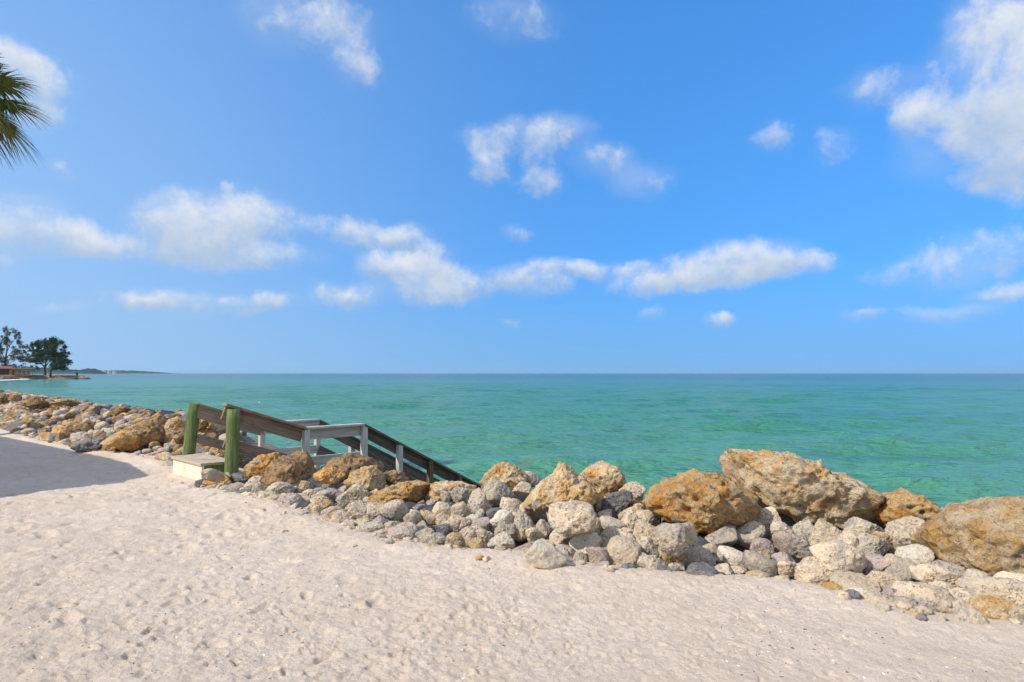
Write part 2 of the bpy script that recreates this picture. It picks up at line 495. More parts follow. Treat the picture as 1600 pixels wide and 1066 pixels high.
def ground_height(x, y):
    s = shore(x, y)
    r = np.hypot(x, y)
    z = np.where(s > 0, bank(x, y, s) - 0.16 * sstep(0.05, 0.6, s) - 0.36 * sstep(1.5, 2.3, s) * sstep(-6.0, -3.5, x) * sstep(-0.2, -1.2, x), 0.0)
    P = np.stack([x, y, np.zeros_like(x)], 1)
    near = sstep(45, 20, r)
    onsand = sstep(0.5, -0.05, s)
    left = sstep(1.5, -3.0, x)          # the busy, trampled part
    und = 0.03 * pnoise(P * 0.45, 3) + 0.02 * pnoise(P * 1.1, 4)
    det = 0.022 * fbm(P * 3.1, 3, 0.55, seed=11) * (0.45 + 0.55 * left)
    wrp = np.stack([pnoise(P * 6.0, 71), pnoise(P * 6.0, 72)], 1) * 0.05
    xw, yw = x + wrp[:, 0], y + wrp[:, 1]
    dens_ = sstep(-0.35, 0.35, pnoise(P * 0.6, 21))
    pits = 0.034 * cell_pits(xw, yw, 0.38, 31, 0.45, 0.5) * (0.30 + 0.70 * left)
    pits += 0.035 * cell_pits(xw, yw, 0.20, 32, 0.55, 0.65) * (0.25 + 0.75 * left) * (0.4 + 0.6 * dens_)
    pits += 0.022 * cell_pits(xw, yw, 0.095, 33, 0.55, 0.7) * (0.35 + 0.65 * dens_) + 0.009 * cell_pits(xw, yw, 0.052, 34, 0.5, 0.75)
    det += 0.012 * fbm(P * 14.0, 3, 0.65, seed=15) * (0.5 + 0.5 * dens_)
    z = z + (und * sstep(0.6, -0.6, s) + (det + pits) * onsand) * near
    # wind-banked sand against the foot of the rocks
    z += 0.035 * np.exp(-((s + 0.12) / 0.2) ** 2) * near
    # keep clear of the stairs
    u, L = stair_uv(x, y)
    inside = sstep(0.28, 0.08, u) * sstep(-WID - 0.28, -WID - 0.08, u) * sstep(0.0, 0.3, L) * sstep(9, 6, L)
    floor_ = np.minimum(rail_z(L) - 1.55, z)
    z = z * (1 - inside) + floor_ * inside
    return z

def build_ground():
    fine_a = np.arange(-math.radians(47), math.radians(47), 0.0031)
    rest = np.linspace(math.radians(47), math.radians(313), 46)
    ang = np.concatenate([fine_a, rest])
    r = np.concatenate([np.geomspace(0.05, 2.7, 14)[:-1], np.exp(np.arange(math.log(2.7), math.log(30), 0.0031)), np.geomspace(30.3, 9000, 44)])
    na, nr = len(ang), len(r)
    R, A = np.meshgrid(r, ang, indexing='ij')
    x, y = (R * np.sin(A)).ravel(), (R * np.cos(A)).ravel()
    z = ground_height(x, y)
    idx = np.arange(na * nr).reshape(nr, na)
    a = idx[:-1, :]; b = idx[1:, :]
    a2 = np.roll(a, -1, 1); b2 = np.roll(b, -1, 1)
    faces = np.stack([a, b, b2, a2], -1).reshape(-1, 4)[:, ::-1]
    v = np.stack([x, y, z], 1)
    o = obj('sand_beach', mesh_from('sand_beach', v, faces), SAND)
    core = flat_material('crushed_stone_gap_shade', (0.20, 0.165, 0.13), 0.95, 0.35, 9.0, 0.04)  # stone under the rocks, its dark colour also standing in for gap shade
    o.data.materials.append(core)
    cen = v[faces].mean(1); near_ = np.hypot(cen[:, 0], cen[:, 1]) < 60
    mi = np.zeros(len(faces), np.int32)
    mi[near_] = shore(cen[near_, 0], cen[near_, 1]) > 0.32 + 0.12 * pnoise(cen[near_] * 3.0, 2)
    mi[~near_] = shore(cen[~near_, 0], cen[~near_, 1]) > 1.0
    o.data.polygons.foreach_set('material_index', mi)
    tag(o, 'pale trampled beach sand with footprints in front of the rocks', 'sand', kind='structure')
build_ground()

# ------------------------------------------------------------------ sea
def sea_material():
    m, t, b = principled('sea_water')
    p = world_pos(t)
    sp = t.node('ShaderNodeSeparateXYZ'); t.l.new(p, sp.inputs[0])
    # distance offshore, along the normal of the bank
    off = t.math('ADD', t.math('MULTIPLY', sp.outputs[0], 0.62), t.math('MULTIPLY', sp.outputs[1], 0.78))
    lg = t.math('LOGARITHM', t.math('MAXIMUM', off, 1.0), 10.0)
    st = t.node('ShaderNodeMapping'); t.l.new(p, st.inputs[0]); st.inputs['Scale'].default_value = (0.25, 1.0, 1.0)
    big = t.noise(st.outputs[0], 0.018, 5, 0.6)
    mid = t.noise(st.outputs[0], 0.11, 5, 0.6)
    lg2 = t.math('ADD', lg, t.math('MULTIPLY', t.math('SUBTRACT', big, 0.5), 0.9))
    shallow, middle, deep = (0.082, 0.262, 0.165), (0.046, 0.225, 0.150), (0.012, 0.088, 0.110)
    col = t.mix(t.ramp(lg2, 1.15, 1.9), shallow, middle)
    col = t.mix(t.ramp(lg2, 1.85, 2.85), col, deep)
    col = t.mix(t.ramp(mid, 0.50, 0.72, 0.0, 0.45), col, (0.02, 0.12, 0.14))
    reef = t.math('MULTIPLY', t.ramp(t.noise(p, 0.35, 5, 0.65), 0.55, 0.70, 0.0, 0.55), t.ramp(lg, 1.45, 1.2))
    col = t.mix(reef, col, (0.14, 0.16, 0.08))
    t.l.new(col, b.inputs['Base Color'])
    b.inputs['Roughness'].default_value = 0.15
    b.inputs['IOR'].default_value = 1.33
    b.inputs['Specular IOR Level'].default_value = 0.26
    w1 = t.node('ShaderNodeMapping'); t.l.new(p, w1.inputs[0]); w1.inputs['Scale'].default_value = (0.45, 1.0, 1.0)
    w1.inputs['Rotation'].default_value = (0, 0, 0.18)
    bn = bump(t, None, t.noise(w1.outputs[0], 0.55, 5, 0.55), 1.0, 0.8)
    bn = bump(t, None, t.noise(w1.outputs[0], 2.2, 5, 0.6), 1.0, 0.24, bn)
    bump(t, b, t.noise(w1.outputs[0], 8.0, 3, 0.6), 0.8, 0.03, bn)
    return m
SEA = sea_material()

def build_sea():
    ang = np.concatenate([np.arange(-math.radians(46), math.radians(46), 0.0042), np.linspace(math.radians(46), math.radians(314), 60)])
    r = np.concatenate([[0.5, 4.0], np.exp(np.arange(math.log(8), math.log(260), 0.0052)), np.geomspace(262, 30000, 60)])
    na, nr = len(ang), len(r)
    R, A = np.meshgrid(r, ang, indexing='ij')
    x, y = (R * np.sin(A)).ravel(), (R * np.cos(A)).ravel(); rr = R.ravel()
    z = np.zeros(len(x))
    g = np.random.default_rng(3)
    P = np.stack([x, y, np.zeros_like(x)], 1)
    jit = 0.8 * pnoise(P * 0.05, 5)
    for lam in np.geomspace(0.7, 11, 26):
        th = -math.pi / 2 + 0.22 + g.normal(0, 0.38)
        k = 2 * math.pi / lam
        amp = 0.0085 * lam ** 0.85 * (0.6 + 0.8 * g.random())
        fade = sstep(0.30, 0.12, rr * 0.0052 / lam) * sstep(260, 120, rr)
        ph = k * (x * math.cos(th) + y * math.sin(th)) + g.random() * 6.28 + jit * 3.0
        sn = np.sin(ph)
        z += amp * fade * (sn + 0.35 * sn * sn - 0.17)
    z *= 0.75 + 0.5 * pnoise(P * 0.03, 9)
    idx = np.arange(na * nr).reshape(nr, na)
    a = idx[:-1, :]; b = idx[1:, :]
    faces = np.stack([a, b, np.roll(b, -1, 1), np.roll(a, -1, 1)], -1).reshape(-1, 4)[:, ::-1]
    o = obj('sea', mesh_from('sea', np.stack([x, y, z + SEA_Z], 1), faces), SEA)
    tag(o, 'calm turquoise green sea reaching to the horizon', 'sea', kind='structure')
build_sea()

# ------------------------------------------------------------------ the stairs over the bank
WB = {k: wood_material(f'weathered_wood_{k}', a, b_) for k, (a, b_) in {
    'brown': ((0.20, 0.135, 0.095), (0.33, 0.24, 0.18)), 'grey': ((0.40, 0.36, 0.31), (0.56, 0.51, 0.45)),
    'dark': ((0.085, 0.065, 0.05), (0.19, 0.15, 0.12)), 'tread': ((0.40, 0.31, 0.22), (0.55, 0.46, 0.36)), 'pale': ((0.72, 0.67, 0.47), (0.80, 0.76, 0.58))}.items()}
POST_GREEN = wood_material('green_treated_post', (0.085, 0.125, 0.04), (0.22, 0.235, 0.10), (0, 0, 1), (0.07, 0.135, 0.04))
POST_GREY = wood_material('grey_square_post', (0.45, 0.42, 0.36), (0.60, 0.56, 0.49), (0, 0, 1))
POST_DARK = wood_material('dark_wet_post', (0.10, 0.075, 0.04), (0.20, 0.15, 0.08), (0, 0, 1))
stairs = empty('beach_stairs', (NEAR[0], NEAR[1], 0))
stairs.rotation_euler = (0, 0, math.atan2(E2[1], E2[0]))   # local x runs down to the sea, local -y is the near side
tag(stairs, 'weathered wooden beach stairs with railings and two green round posts', 'stairs')
# local: x = L, y = -u  (near railing at y = 0, far railing at y = WID)
def board(name, x0, z0, x1, z1, y0, y1, h, mat, bev=0.006):
    L = math.hypot(x1 - x0, z1 - z0)
    mb = MB(); mb.box(0, L, y0, y1, -h, 0)
    o = mb.build(name, WB[mat], stairs, bevel=bev)
    o.location = (x0, 0, z0); o.rotation_euler = (0, -math.atan2(z1 - z0, x1 - x0), 0)
    return o
def round_post(x, y, top, lean, r=0.10):
    mb = MB()
    n = 9
    pts = [(lean[0] * (t / (n - 1)), lean[1] * (t / (n - 1)), -0.45 + (top + 0.45) * t / (n - 1)) for t in range(n)]
    rad = [r * (1.0 + 0.012 * math.sin(t * 2.1)) for t in range(n)]; rad[-1] = r * 0.96
    mb.tube(pts, rad, 22)
    o = mb.build('post', POST_GREEN, stairs, smooth=True)
    o.location = (x, y, 0)
    for pl in o.data.polygons:
        if len(pl.vertices) > 4: pl.use_smooth = False
    o['label'] = 'green round treated post'
    return o
KINK = [(-0.14, 1.147), (1.217, 0.69), (2.307, 0.69), (5.25, -0.805)]
for side, yy in (('near', 0.0), ('far', WID)):
    sgn = 1 if side == 'near' else -1
    inner0, inner1 = (0.05, 0.09) if side == 'near' else (WID - 0.09, WID - 0.05)
    x_start = -0.05 if side == 'near' else 0.09
    segs = [(x_start, 1.10 - (x_start) * 0.337, 1.217, 0.69, 'brown'), (1.217, 0.69, 2.307, 0.69, 'grey'), (2.307, 0.69, 5.25, -0.805, 'dark')]
    for i, (x0, z0, x1, z1, mt) in enumerate(segs):
        board('top_rail', x0, z0 - 0.004, x1 - 0.003, z1 - 0.004, inner0, inner1, 0.20 if i == 0 else 0.17, mt)
        cy = 0.03 if side == 'near' else WID - 0.03
        cap = board('rail_cap', x0 - 0.02, z0 + 0.038, x1 - 0.004, z1 + 0.038, cy - 0.085, cy + 0.085, 0.038, 'brown' if i == 0 else ('grey' if i == 1 else 'dark'))
        board('middle_rail', x0 + (0.0 if i else 0.02), z0 - (0.47 if i == 0 else 0.45), x1 - 0.003, z1 - (0.47 if i == 0 else 0.45), inner0, inner1, 0.15, 'brown' if i == 0 else mt)
        if i == 2:
            board('stringer', x0, z0 - 1.0, x1, z1 - 1.0, inner0 - 0.02, inner1 + 0.02, 0.26, 'dark')
    for xp, hb in ((1.217, 0.85), (2.307, 0.95), (3.06, 1.1), (3.77, 1.1), (4.50, 1.1)):
        mb = MB(); zt = rail_z(xp) - 0.006
        mb.box(-0.047, 0.047, -0.047, 0.047, -hb - 0.5, zt)
        mb.v = [(v[0], v[1], (zt - hb - 0.5) if v[2] < zt - 0.01 else v[2]) for v in mb.v]
        o = mb.build('post', POST_GREY if xp < 3.2 else POST_DARK, stairs, bevel=0.006)
        o.location = (xp, yy, 0)
round_post(0.0, -0.055, 1.07, (0.03, 0.015), 0.096)
round_post(-0.05, WID + 0.06, 1.10, (0.11, -0.07), 0.096)
# top step box, treads, landing
def plank(name, x0, x1, y0, y1, z1, th, mat):
    mb = MB(); mb.box(x0, x1, y0, y1, z1 - th, z1)
    return mb.build(name, WB[mat], stairs, bevel=0.006)
for k, (x0, x1) in enumerate(((-0.36, -0.20), (-0.192, -0.032), (-0.024, 0.14))):
    o = plank('tread', x0, x1, 0.13, WID - 0.22, 0.292 - 0.003 * (k == 1), 0.04, 'tread')
mb = MB(); mb.box(-0.33, -0.29, 0.17, WID - 0.25, -0.25, 0.250); mb.build('riser', WB['pale'], stairs, bevel=0.004)['label'] = 'pale cream front board of the top step'
mb = MB(); mb.box(-0.288, 0.13, 0.17, 0.21, -0.2, 0.250); mb.build('step_side', POST_GREEN, stairs, bevel=0.004)
mb = MB(); mb.box(-0.288, 0.13, WID - 0.30, WID - 0.26, -0.2, 0.250); mb.build('step_side', POST_GREEN, stairs, bevel=0.004)
for k, (x0, z) in enumerate(((0.16, 0.08), (0.50, -0.14))):
    plank('tread', x0, x0 + 0.32, 0.10, WID - 0.1, z, 0.045, 'tread')
for k in range(9):
    x0 = 0.86 + k * 0.165
    plank('deck_board', x0, x0 + 0.155, 0.10, WID - 0.1, -0.36, 0.04, 'grey')
for k in range(10):
    x0 = 2.36 + k * 0.30
    plank('tread', x0, x0 + 0.28, 0.10, WID - 0.1, -0.50 - k * 0.152, 0.045, 'dark')

# ------------------------------------------------------------------ rocks
_ico = {}
def ico(sub):
    if sub not in _ico:
        bm = bmesh.new(); bmesh.ops.create_icosphere(bm, subdivisions=sub, radius=1.0)
        v = np.array([x.co[:] for x in bm.verts]); f = np.array([[x.index for x in p.verts] for p in bm.faces])
        bm.free(); _ico[sub] = (v / np.linalg.norm(v, axis=1)[:, None], f)
    return _ico[sub]

def facets(d, g, n, lo, hi, k):
    nv = g.normal(size=(n, 3)); nv /= np.linalg.norm(nv, axis=1)[:, None]
    h = g.uniform(lo, hi, n)
    return (np.clip(d @ nv.T, 0, None) / h) ** k

def roughen(P, nrm, size, seed, amt=1.0, pits=1.0):
    """world-size relief on points P (metres) along nrm"""
    q = P / size
    h = 0.095 * fbm(q * 1.1, 3, 0.5, seed=seed)
    nt = fbm(q * 1.35 + 5.7, 2, 0.5, seed=seed + 60) * 3.2
    h += 0.085 * (np.floor(nt) + sstep(0.25, 0.75, nt - np.floor(nt)) - nt) + 0.02 * nt
    rid = 1 - np.abs(pnoise(q * 2.4 + 3.1, seed + 20)) * 2
    h += 0.065 * rid
    h += 0.070 * fbm(q * 4.6, 3, 0.66, seed=seed + 30)
    cav = sstep(0.40, 0.14, worley(q * 4.2 + 0.25 * pnoise(q * 5, seed + 3)[:, None], seed + 40))
    msk = sstep(-0.25, 0.3, pnoise(q * 1.7, seed + 44))
    h -= 0.10 * pits * cav * msk
    cav2 = sstep(0.42, 0.15, worley(q * 9.5, seed + 41))
    h -= 0.045 * pits * cav2 * sstep(-0.4, 0.2, pnoise(q * 3.1, seed + 45))
    h += 0.014 * fbm(q * 17, 2, 0.6, seed=seed + 50)
    return P + nrm * (h * size * amt)[:, None]

def rock_variant(seed, sub=5, smoothish=False, name='rock'):
    g = np.random.default_rng(seed)
    d, f = ico(sub)
    k = 9 if smoothish else g.integers(16, 30)
    r = (facets(d, g, g.integers(8, 13), 0.58, 1.0, k).sum(1) + (1 / 1.25) ** k) ** (-1 / k)
    P = d * r[:, None]
    P = roughen(P, d, 0.9, seed * 7 + 1, 0.6 if smoothish else 0.95, 0.4 if smoothish else 1.0)
    lo, hi = P.min(0), P.max(0)
    P = (P - (lo + hi) / 2) / ((hi - lo) / 2)
    return mesh_from(name, P, f)
VARIANTS = [rock_variant(100 + i, 5, i % 5 == 4) for i in range(18)]
for me_ in VARIANTS: me_.materials.append(RM['B'])
def use_material(o, code):
    o.material_slots[0].link = 'OBJECT'; o.material_slots[0].material = RM[code]

def hit_bank(px, py):
    """where a line of sight meets the rock bank; nearest pass if it skims over"""
    d = ray(px, py)
    t = np.linspace(3.2, 34, 900)
    x, y, z = d[0] * t, d[1] * t, EYE + d[2] * t
    s = shore(x, y)
    gap = z - bank(x, y, s)
    ok = np.where(gap < 0)[0]
    if len(ok): i = ok[0]
    else:
        m = (s < 2.6); i = np.where(m, gap, 9).argmin()
    return np.array([x[i], y[i], z[i]]), t[i]

PLACED = []     # (x, y, z, radius) of every rock
ROCKS = []      # dicts for labels
def clear_of_stairs(px, py, p, t, rad, behind):
    d = ray(px, py)
    for _ in range(200):
        u, L = stair_uv(p[0], p[1])
        if not (-WID - 0.16 - rad < u < 0.16 + rad and -0.40 - rad < L < 5.6): break
        t += 0.04 if behind else -0.04
        p = np.array([0, 0, EYE]) + d * t
    return p, t

def hero(outline, code, phrase, depth=0.8, push=0.3, sub=5, pits=1.0, amt=1.0, dist=None, behind=False, seed=None, k=2.6, planes=12):
    pts = np.array(outline, float)
    x0, x1, y0, y1 = pts[:, 0].min(), pts[:, 0].max(), pts[:, 1].min(), pts[:, 1].max()
    cx, cy = (x0 + x1) / 2, (y0 + y1) / 2
    seed = int(cx * 3 + cy) if seed is None else seed
    if dist is None:
        p, t = hit_bank(cx, cy)
    else:
        t = dist; p = at(cx, cy, t)
    size = (x1 - x0) / F_PX * t
    p, t = clear_of_stairs(cx, cy, p, t, size * 0.45, behind)
    d = ray(cx, cy); t2 = t + push * size * 0.5
    p = np.array([0, 0, EYE]) + d * t2
    sc = t2 / F_PX
    size = (x1 - x0) * sc; hgt = (y1 - y0) * sc
    # outline radius by angle
    q = np.stack([(pts[:, 0] - cx) * sc, (cy - pts[:, 1]) * sc], 1)
    n = 720; R = np.zeros(n)
    for i in range(n):
        th = 2 * math.pi * i / n; c_, s_ = math.cos(th), math.sin(th); best = 0
        for a, b in zip(q, np.roll(q, -1, 0)):
            e = b - a; det = c_ * (-e[1]) + s_ * e[0]
            if abs(det) < 1e-12: continue
            rr = (a[0] * -e[1] + a[1] * e[0]) / det
            uu = (c_ * a[1] - s_ * a[0]) / det
            if -1e-6 <= uu <= 1 + 1e-6 and rr > best: best = rr
        R[i] = best
    R[R == 0] = np.median(R)
    dd, f = ico(sub)
    th = np.mod(np.arctan2(dd[:, 2], dd[:, 0]), 2 * math.pi) / (2 * math.pi) * n
    i0 = np.floor(th).astype(int) % n; fr = th - np.floor(th)
    Rt = R[i0] * (1 - fr) + R[(i0 + 1) % n] * fr
    rho = np.hypot(dd[:, 0], dd[:, 2]); D = depth * 0.5 * max(size * 0.75, hgt)
    r = ((rho / Rt) ** k + (np.abs(dd[:, 1]) / D) ** k) ** (-1 / k)
    g = np.random.default_rng(seed)
    # hewn facets on the faces turned to us or up
    nv = g.normal(size=(planes, 3)); nv[:, 1] = -np.abs(nv[:, 1]) * 0.9 - 0.5; nv /= np.linalg.norm(nv, axis=1)[:, None]
    P = dd * r[:, None]
    for v in nv:
        pr = P @ v; lim = g.uniform(0.62, 0.92) * pr.max()
        over = np.clip(pr - lim, 0, None)
        P = P - v[None, :] * (over * 0.88)[:, None]
    feat = max(0.28, min(0.62, size * 0.55))
    P = roughen(P, dd, feat, seed, amt, pits)
    for ax, ext in ((0, (x1 - x0) * sc), (2, (y1 - y0) * sc)):      # keep the size that the outline gives
        lo_, hi_ = P[:, ax].min(), P[:, ax].max(); P[:, ax] = (P[:, ax] - (lo_ + hi_) / 2) * ext / (hi_ - lo_)
    a = -math.atan2(p[0], p[1])
    me = mesh_from('boulder', P, f)
    o = obj('boulder', me, RM[code]); o.location = p; o.rotation_euler = (0, 0, a)
    PLACED.append((p[0], p[1], p[2], 0.42 * size))
    PLACED.append((p[0] + 0.25 * size * math.cos(a), p[1] + 0.25 * size * math.sin(a), p[2], 0.3 * size))
    PLACED.append((p[0] - 0.25 * size * math.cos(a), p[1] - 0.25 * size * math.sin(a), p[2], 0.3 * size))
    o['label'] = phrase; o['category'] = 'boulder'; o['group'] = 'boulders of the rock bank'
    return o

HEROES = [
    # outline, colour, label, short name for neighbours, options
    ([(1125, 738), (1127, 722), (1140, 710), (1160, 706), (1190, 709), (1215, 707), (1240, 713), (1254, 723), (1270, 725), (1290, 739), (1313, 741), (1324, 752), (1345, 762),
      (1354, 772), (1376, 784), (1385, 800), (1376, 820), (1340, 816), (1300, 810), (1262, 806), (1230, 796), (1210, 783), (1180, 777), (1150, 769), (1130, 754)],
     'T', 'largest long tan boulder leaning on top of the rock pile against the sea', 'long leaning boulder', dict(depth=1.0, sub=6, dist=6.3, seed=11, amt=0.95)),
    ([(1003, 806), (1005, 782), (1010, 760), (1034, 751), (1058, 744), (1085, 737), (1110, 740), (1132, 743), (1150, 757), (1168, 772), (1180, 790), (1186, 803), (1172, 820),
      (1150, 832), (1120, 830), (1080, 820), (1030, 816), (1008, 820)],
     'O', 'broad orange tan pitted boulder just left of the long leaning boulder', 'broad orange boulder', dict(depth=0.95, sub=6, dist=5.9, seed=23, amt=0.95)),
    ([(816, 795), (828, 776), (840, 765), (858, 746), (868, 735), (877, 723), (888, 722), (897, 729), (906, 739), (922, 746), (931, 758), (931, 782), (910, 792), (885, 790),
      (858, 798), (836, 802)],
     'T', 'pointed tan boulder with a shaded right side, standing in the middle of the bank', 'pointed tan boulder', dict(depth=0.95, dist=6.5, seed=31, sub=6)),
    ([(906, 742), (920, 728), (940, 722), (965, 727), (974, 740), (978, 754), (968, 768), (955, 784), (932, 786), (918, 768)],
     'T', 'squarish tan boulder on the crest right behind the pointed tan boulder', 'squarish crest boulder', dict(depth=1.0, dist=7.3, seed=5)),
    ([(748, 756), (763, 741), (774, 728), (790, 722), (808, 727), (819, 735), (830, 746), (828, 762), (800, 768), (765, 770)],
     'T', 'rounded tan boulder on the crest left of the pointed tan boulder', 'rounded crest boulder', dict(depth=1.0, dist=7.6, seed=6)),
    ([(1366, 790), (1380, 773), (1415, 769), (1440, 773), (1457, 785), (1472, 800), (1482, 814), (1470, 824), (1445, 830), (1420, 823), (1390, 830), (1370, 820)],
     'O', 'deep orange boulder between the long leaning boulder and the giant one at the edge', 'deep orange boulder', dict(depth=1.0, dist=6.0, seed=7)),
    ([(1445, 872), (1452, 850), (1470, 825), (1495, 802), (1520, 790), (1560, 780), (1600, 776), (1650, 781), (1690, 806), (1705, 850), (1690, 892), (1640, 910), (1590, 910), (1540, 906), (1495, 898), (1460, 888)],
     'T', 'giant smooth tan boulder cut off by the right edge of the picture', 'giant tan boulder', dict(depth=0.9, sub=6, dist=4.75, seed=8, pits=0.8, amt=0.75)),
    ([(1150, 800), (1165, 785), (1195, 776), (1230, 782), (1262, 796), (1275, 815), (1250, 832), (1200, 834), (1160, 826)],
     'M', 'shadowed brown boulder added to darken the hollow under the long leaning boulder', 'shadowed brown boulder', dict(depth=0.8, dist=7.0, seed=29)),  # brown rock added to stand in for the dark hollow
    ([(1455, 802), (1470, 796), (1488, 793), (1499, 800), (1499, 812), (1480, 816), (1460, 814)],
     'P', 'low pinkish boulder peeking out behind the deep orange boulder beside the water', 'low pinkish boulder', dict(depth=1.0, dist=6.7, seed=9)),
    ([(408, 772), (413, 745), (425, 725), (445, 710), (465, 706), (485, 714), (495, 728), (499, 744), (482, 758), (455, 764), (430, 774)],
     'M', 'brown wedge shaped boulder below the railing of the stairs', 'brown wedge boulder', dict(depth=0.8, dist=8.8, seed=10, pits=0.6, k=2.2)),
    ([(380, 738), (388, 726), (402, 716), (425, 708), (438, 714), (424, 730), (414, 748), (395, 750)],
     'O', 'orange boulder between the green post and the brown wedge boulder', 'orange boulder beside the post', dict(depth=0.9, dist=9.1, seed=12)),
    ([(492, 738), (505, 728), (525, 714), (545, 708), (575, 714), (598, 726), (600, 742), (575, 750), (545, 748), (520, 752), (496, 748)],
     'M', 'brown boulder under the landing post of the stairs', 'brown boulder under the landing', dict(depth=0.8, dist=9.0, seed=13)),
    ([(490, 744), (505, 733), (522, 730), (538, 738), (541, 750), (530, 757), (508, 754)],
     'O', 'small bright orange boulder wedged below the brown boulder under the landing', 'bright orange boulder', dict(depth=0.9, dist=8.2, seed=14)),
    ([(537, 752), (548, 738), (562, 731), (582, 728), (598, 735), (604, 752), (602, 768), (588, 775), (572, 772), (555, 760)],
     'T', 'rough ochre boulder full of holes below the landing of the stairs', 'rough ochre boulder', dict(depth=1.0, dist=8.0, seed=15)),
    ([(592, 742), (605, 734), (622, 735), (636, 748), (640, 758), (622, 766), (602, 764), (594, 755)],
     'M', 'dark brown crumbly boulder right of the rough ochre boulder', 'dark brown crumbly boulder', dict(depth=1.0, dist=8.3, seed=16)),
    ([(576, 782), (590, 772), (618, 759), (650, 753), (672, 757), (682, 770), (674, 787), (640, 791), (610, 788), (588, 788)],
     'O', 'low orange beige slab on the crest below the stair railing', 'low orange slab', dict(depth=0.9, dist=7.3, seed=17, sub=6)),
    ([(662, 770), (672, 757), (700, 751), (725, 755), (744, 760), (748, 773), (725, 784), (695, 789), (668, 786)],
     'T', 'low tan slab on the crest at the foot of the stair railing', 'low tan slab', dict(depth=1.0, dist=7.35, seed=27)),
    ([(857, 790), (868, 785), (900, 784), (925, 788), (932, 805), (930, 826), (905, 832), (872, 832), (860, 822), (856, 805)],
     'B', 'flat topped pitted beige block right below the pointed tan boulder', 'pitted beige block', dict(depth=0.9, dist=5.75, seed=18, k=5.0, amt=0.7, planes=3)),
    ([(822, 872), (838, 850), (848, 844), (868, 858), (888, 878), (880, 894), (845, 894), (820, 884)],
     'W', 'pale pyramid shaped rock half buried in sand at the foot of the bank', 'pale pyramid rock', dict(depth=0.9, dist=5.25, seed=19, k=2.0, amt=0.3, pits=0.2)),
    ([(1025, 822), (1036, 816), (1062, 815), (1080, 818), (1090, 832), (1088, 846), (1072, 852), (1060, 866), (1044, 872), (1036, 860), (1028, 842)],
     'G', 'pale grey knobbly rock right under the broad orange boulder', 'knobbly grey rock', dict(depth=0.9, dist=5.2, seed=20)),
    ([(1268, 863), (1285, 852), (1310, 846), (1335, 858), (1346, 872), (1350, 888), (1330, 902), (1305, 902), (1288, 886)],
     'B', 'smooth beige grey oval rock below the long leaning boulder', 'smooth oval rock', dict(depth=0.9, dist=5.0, seed=21, pits=0.25, amt=0.5)),
    # the bank left of the stairs
    ([(162, 692), (172, 680), (190, 672), (212, 672), (226, 684), (222, 698), (205, 706), (192, 706), (178, 696)],
     'O', 'bright ochre boulder with an overhanging right side, left of the stairs', 'bright ochre boulder', dict(depth=0.9, seed=41, dist=12.6)),
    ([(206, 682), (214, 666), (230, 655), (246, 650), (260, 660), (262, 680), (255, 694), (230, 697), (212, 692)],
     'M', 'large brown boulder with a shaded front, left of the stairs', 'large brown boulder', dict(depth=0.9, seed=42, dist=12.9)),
    ([(82, 676), (92, 664), (108, 658), (126, 660), (132, 668), (118, 676), (100, 680), (86, 684)],
     'O', 'bright orange boulder among small grey rocks in the far left bank', 'bright orange left boulder', dict(depth=0.9, seed=43, dist=15.6)),
    ([(258, 668), (264, 655), (276, 651), (288, 658), (290, 680), (278, 690), (262, 684)],
     'T', 'tan boulder right beside the left green post', 'tan boulder beside the post', dict(depth=0.9, seed=44, dist=12.6)),
    ([(294, 668), (304, 652), (322, 646), (342, 650), (352, 664), (350, 684), (325, 690), (300, 686)],
     'T', 'brown rubbly boulder seen between the two green posts', 'boulder between the posts', dict(depth=0.9, seed=45, dist=13.2, behind=True, pits=1.3, amt=1.1)),
    ([(300, 700), (312, 690), (335, 688), (360, 694), (372, 704), (360, 712), (320, 712)],
     'M', 'reddish brown rubbly rock above the top step of the stairs', 'rubbly rock behind the step', dict(depth=0.8, seed=46, dist=12.3, behind=True, pits=1.3, amt=1.1)),
    ([(36, 632), (44, 624), (52, 618), (60, 621), (70, 628), (78, 634), (70, 640), (50, 640)],
     'M', 'dark reddish brown boulder with a peaked top on the far left crest', 'peaked left crest boulder', dict(depth=0.9, seed=47, dist=19.5)),
    ([(82, 632), (92, 626), (104, 624), (118, 626), (124, 631), (118, 636), (100, 635)],
     'M', 'flat dark brown boulder on the crest left of the stairs', 'flat dark crest boulder', dict(depth=0.9, seed=48, dist=19.0)),
    ([(-4, 626), (2, 616), (12, 615), (16, 622), (12, 630), (0, 632)],
     'M', 'dark boulder on the crest at the left edge of the picture', 'leftmost crest boulder', dict(depth=0.9, seed=49, dist=21.0)),
    ([(14, 622), (20, 616), (28, 616), (33, 624), (26, 628), (16, 627)],
     'M', 'small dark boulder next to the leftmost crest boulder', 'small dark crest boulder', dict(depth=0.9, seed=50, dist=20.5)),
    ([(174, 646), (182, 636), (192, 633), (200, 640), (204, 648), (190, 652), (178, 652)],
     'M', 'dark brown pointed boulder on the crest further left of the posts', 'dark pointed crest boulder', dict(depth=0.9, seed=51, dist=16.2)),
    ([(206, 654), (214, 646), (226, 648), (236, 655), (222, 660), (208, 660)],
     'P', 'reddish wedge boulder on the crest above the large brown boulder', 'reddish wedge boulder', dict(depth=0.9, seed=52, dist=15.6)),
    ([(240, 660), (247, 651), (257, 650), (264, 658), (258, 666), (244, 667)],
     'M', 'small brown knob of rock on the crest left of the green post', 'small brown knob', dict(depth=0.9, seed=53, dist=14.6)),
    ([(115, 700), (122, 690), (140, 684), (158, 686), (166, 694), (150, 702), (124, 706)],
     'D', 'dark purple grey rock at the sand edge left of the bright ochre boulder', 'dark purple rock', dict(depth=0.9, seed=54, dist=12.9)),
]
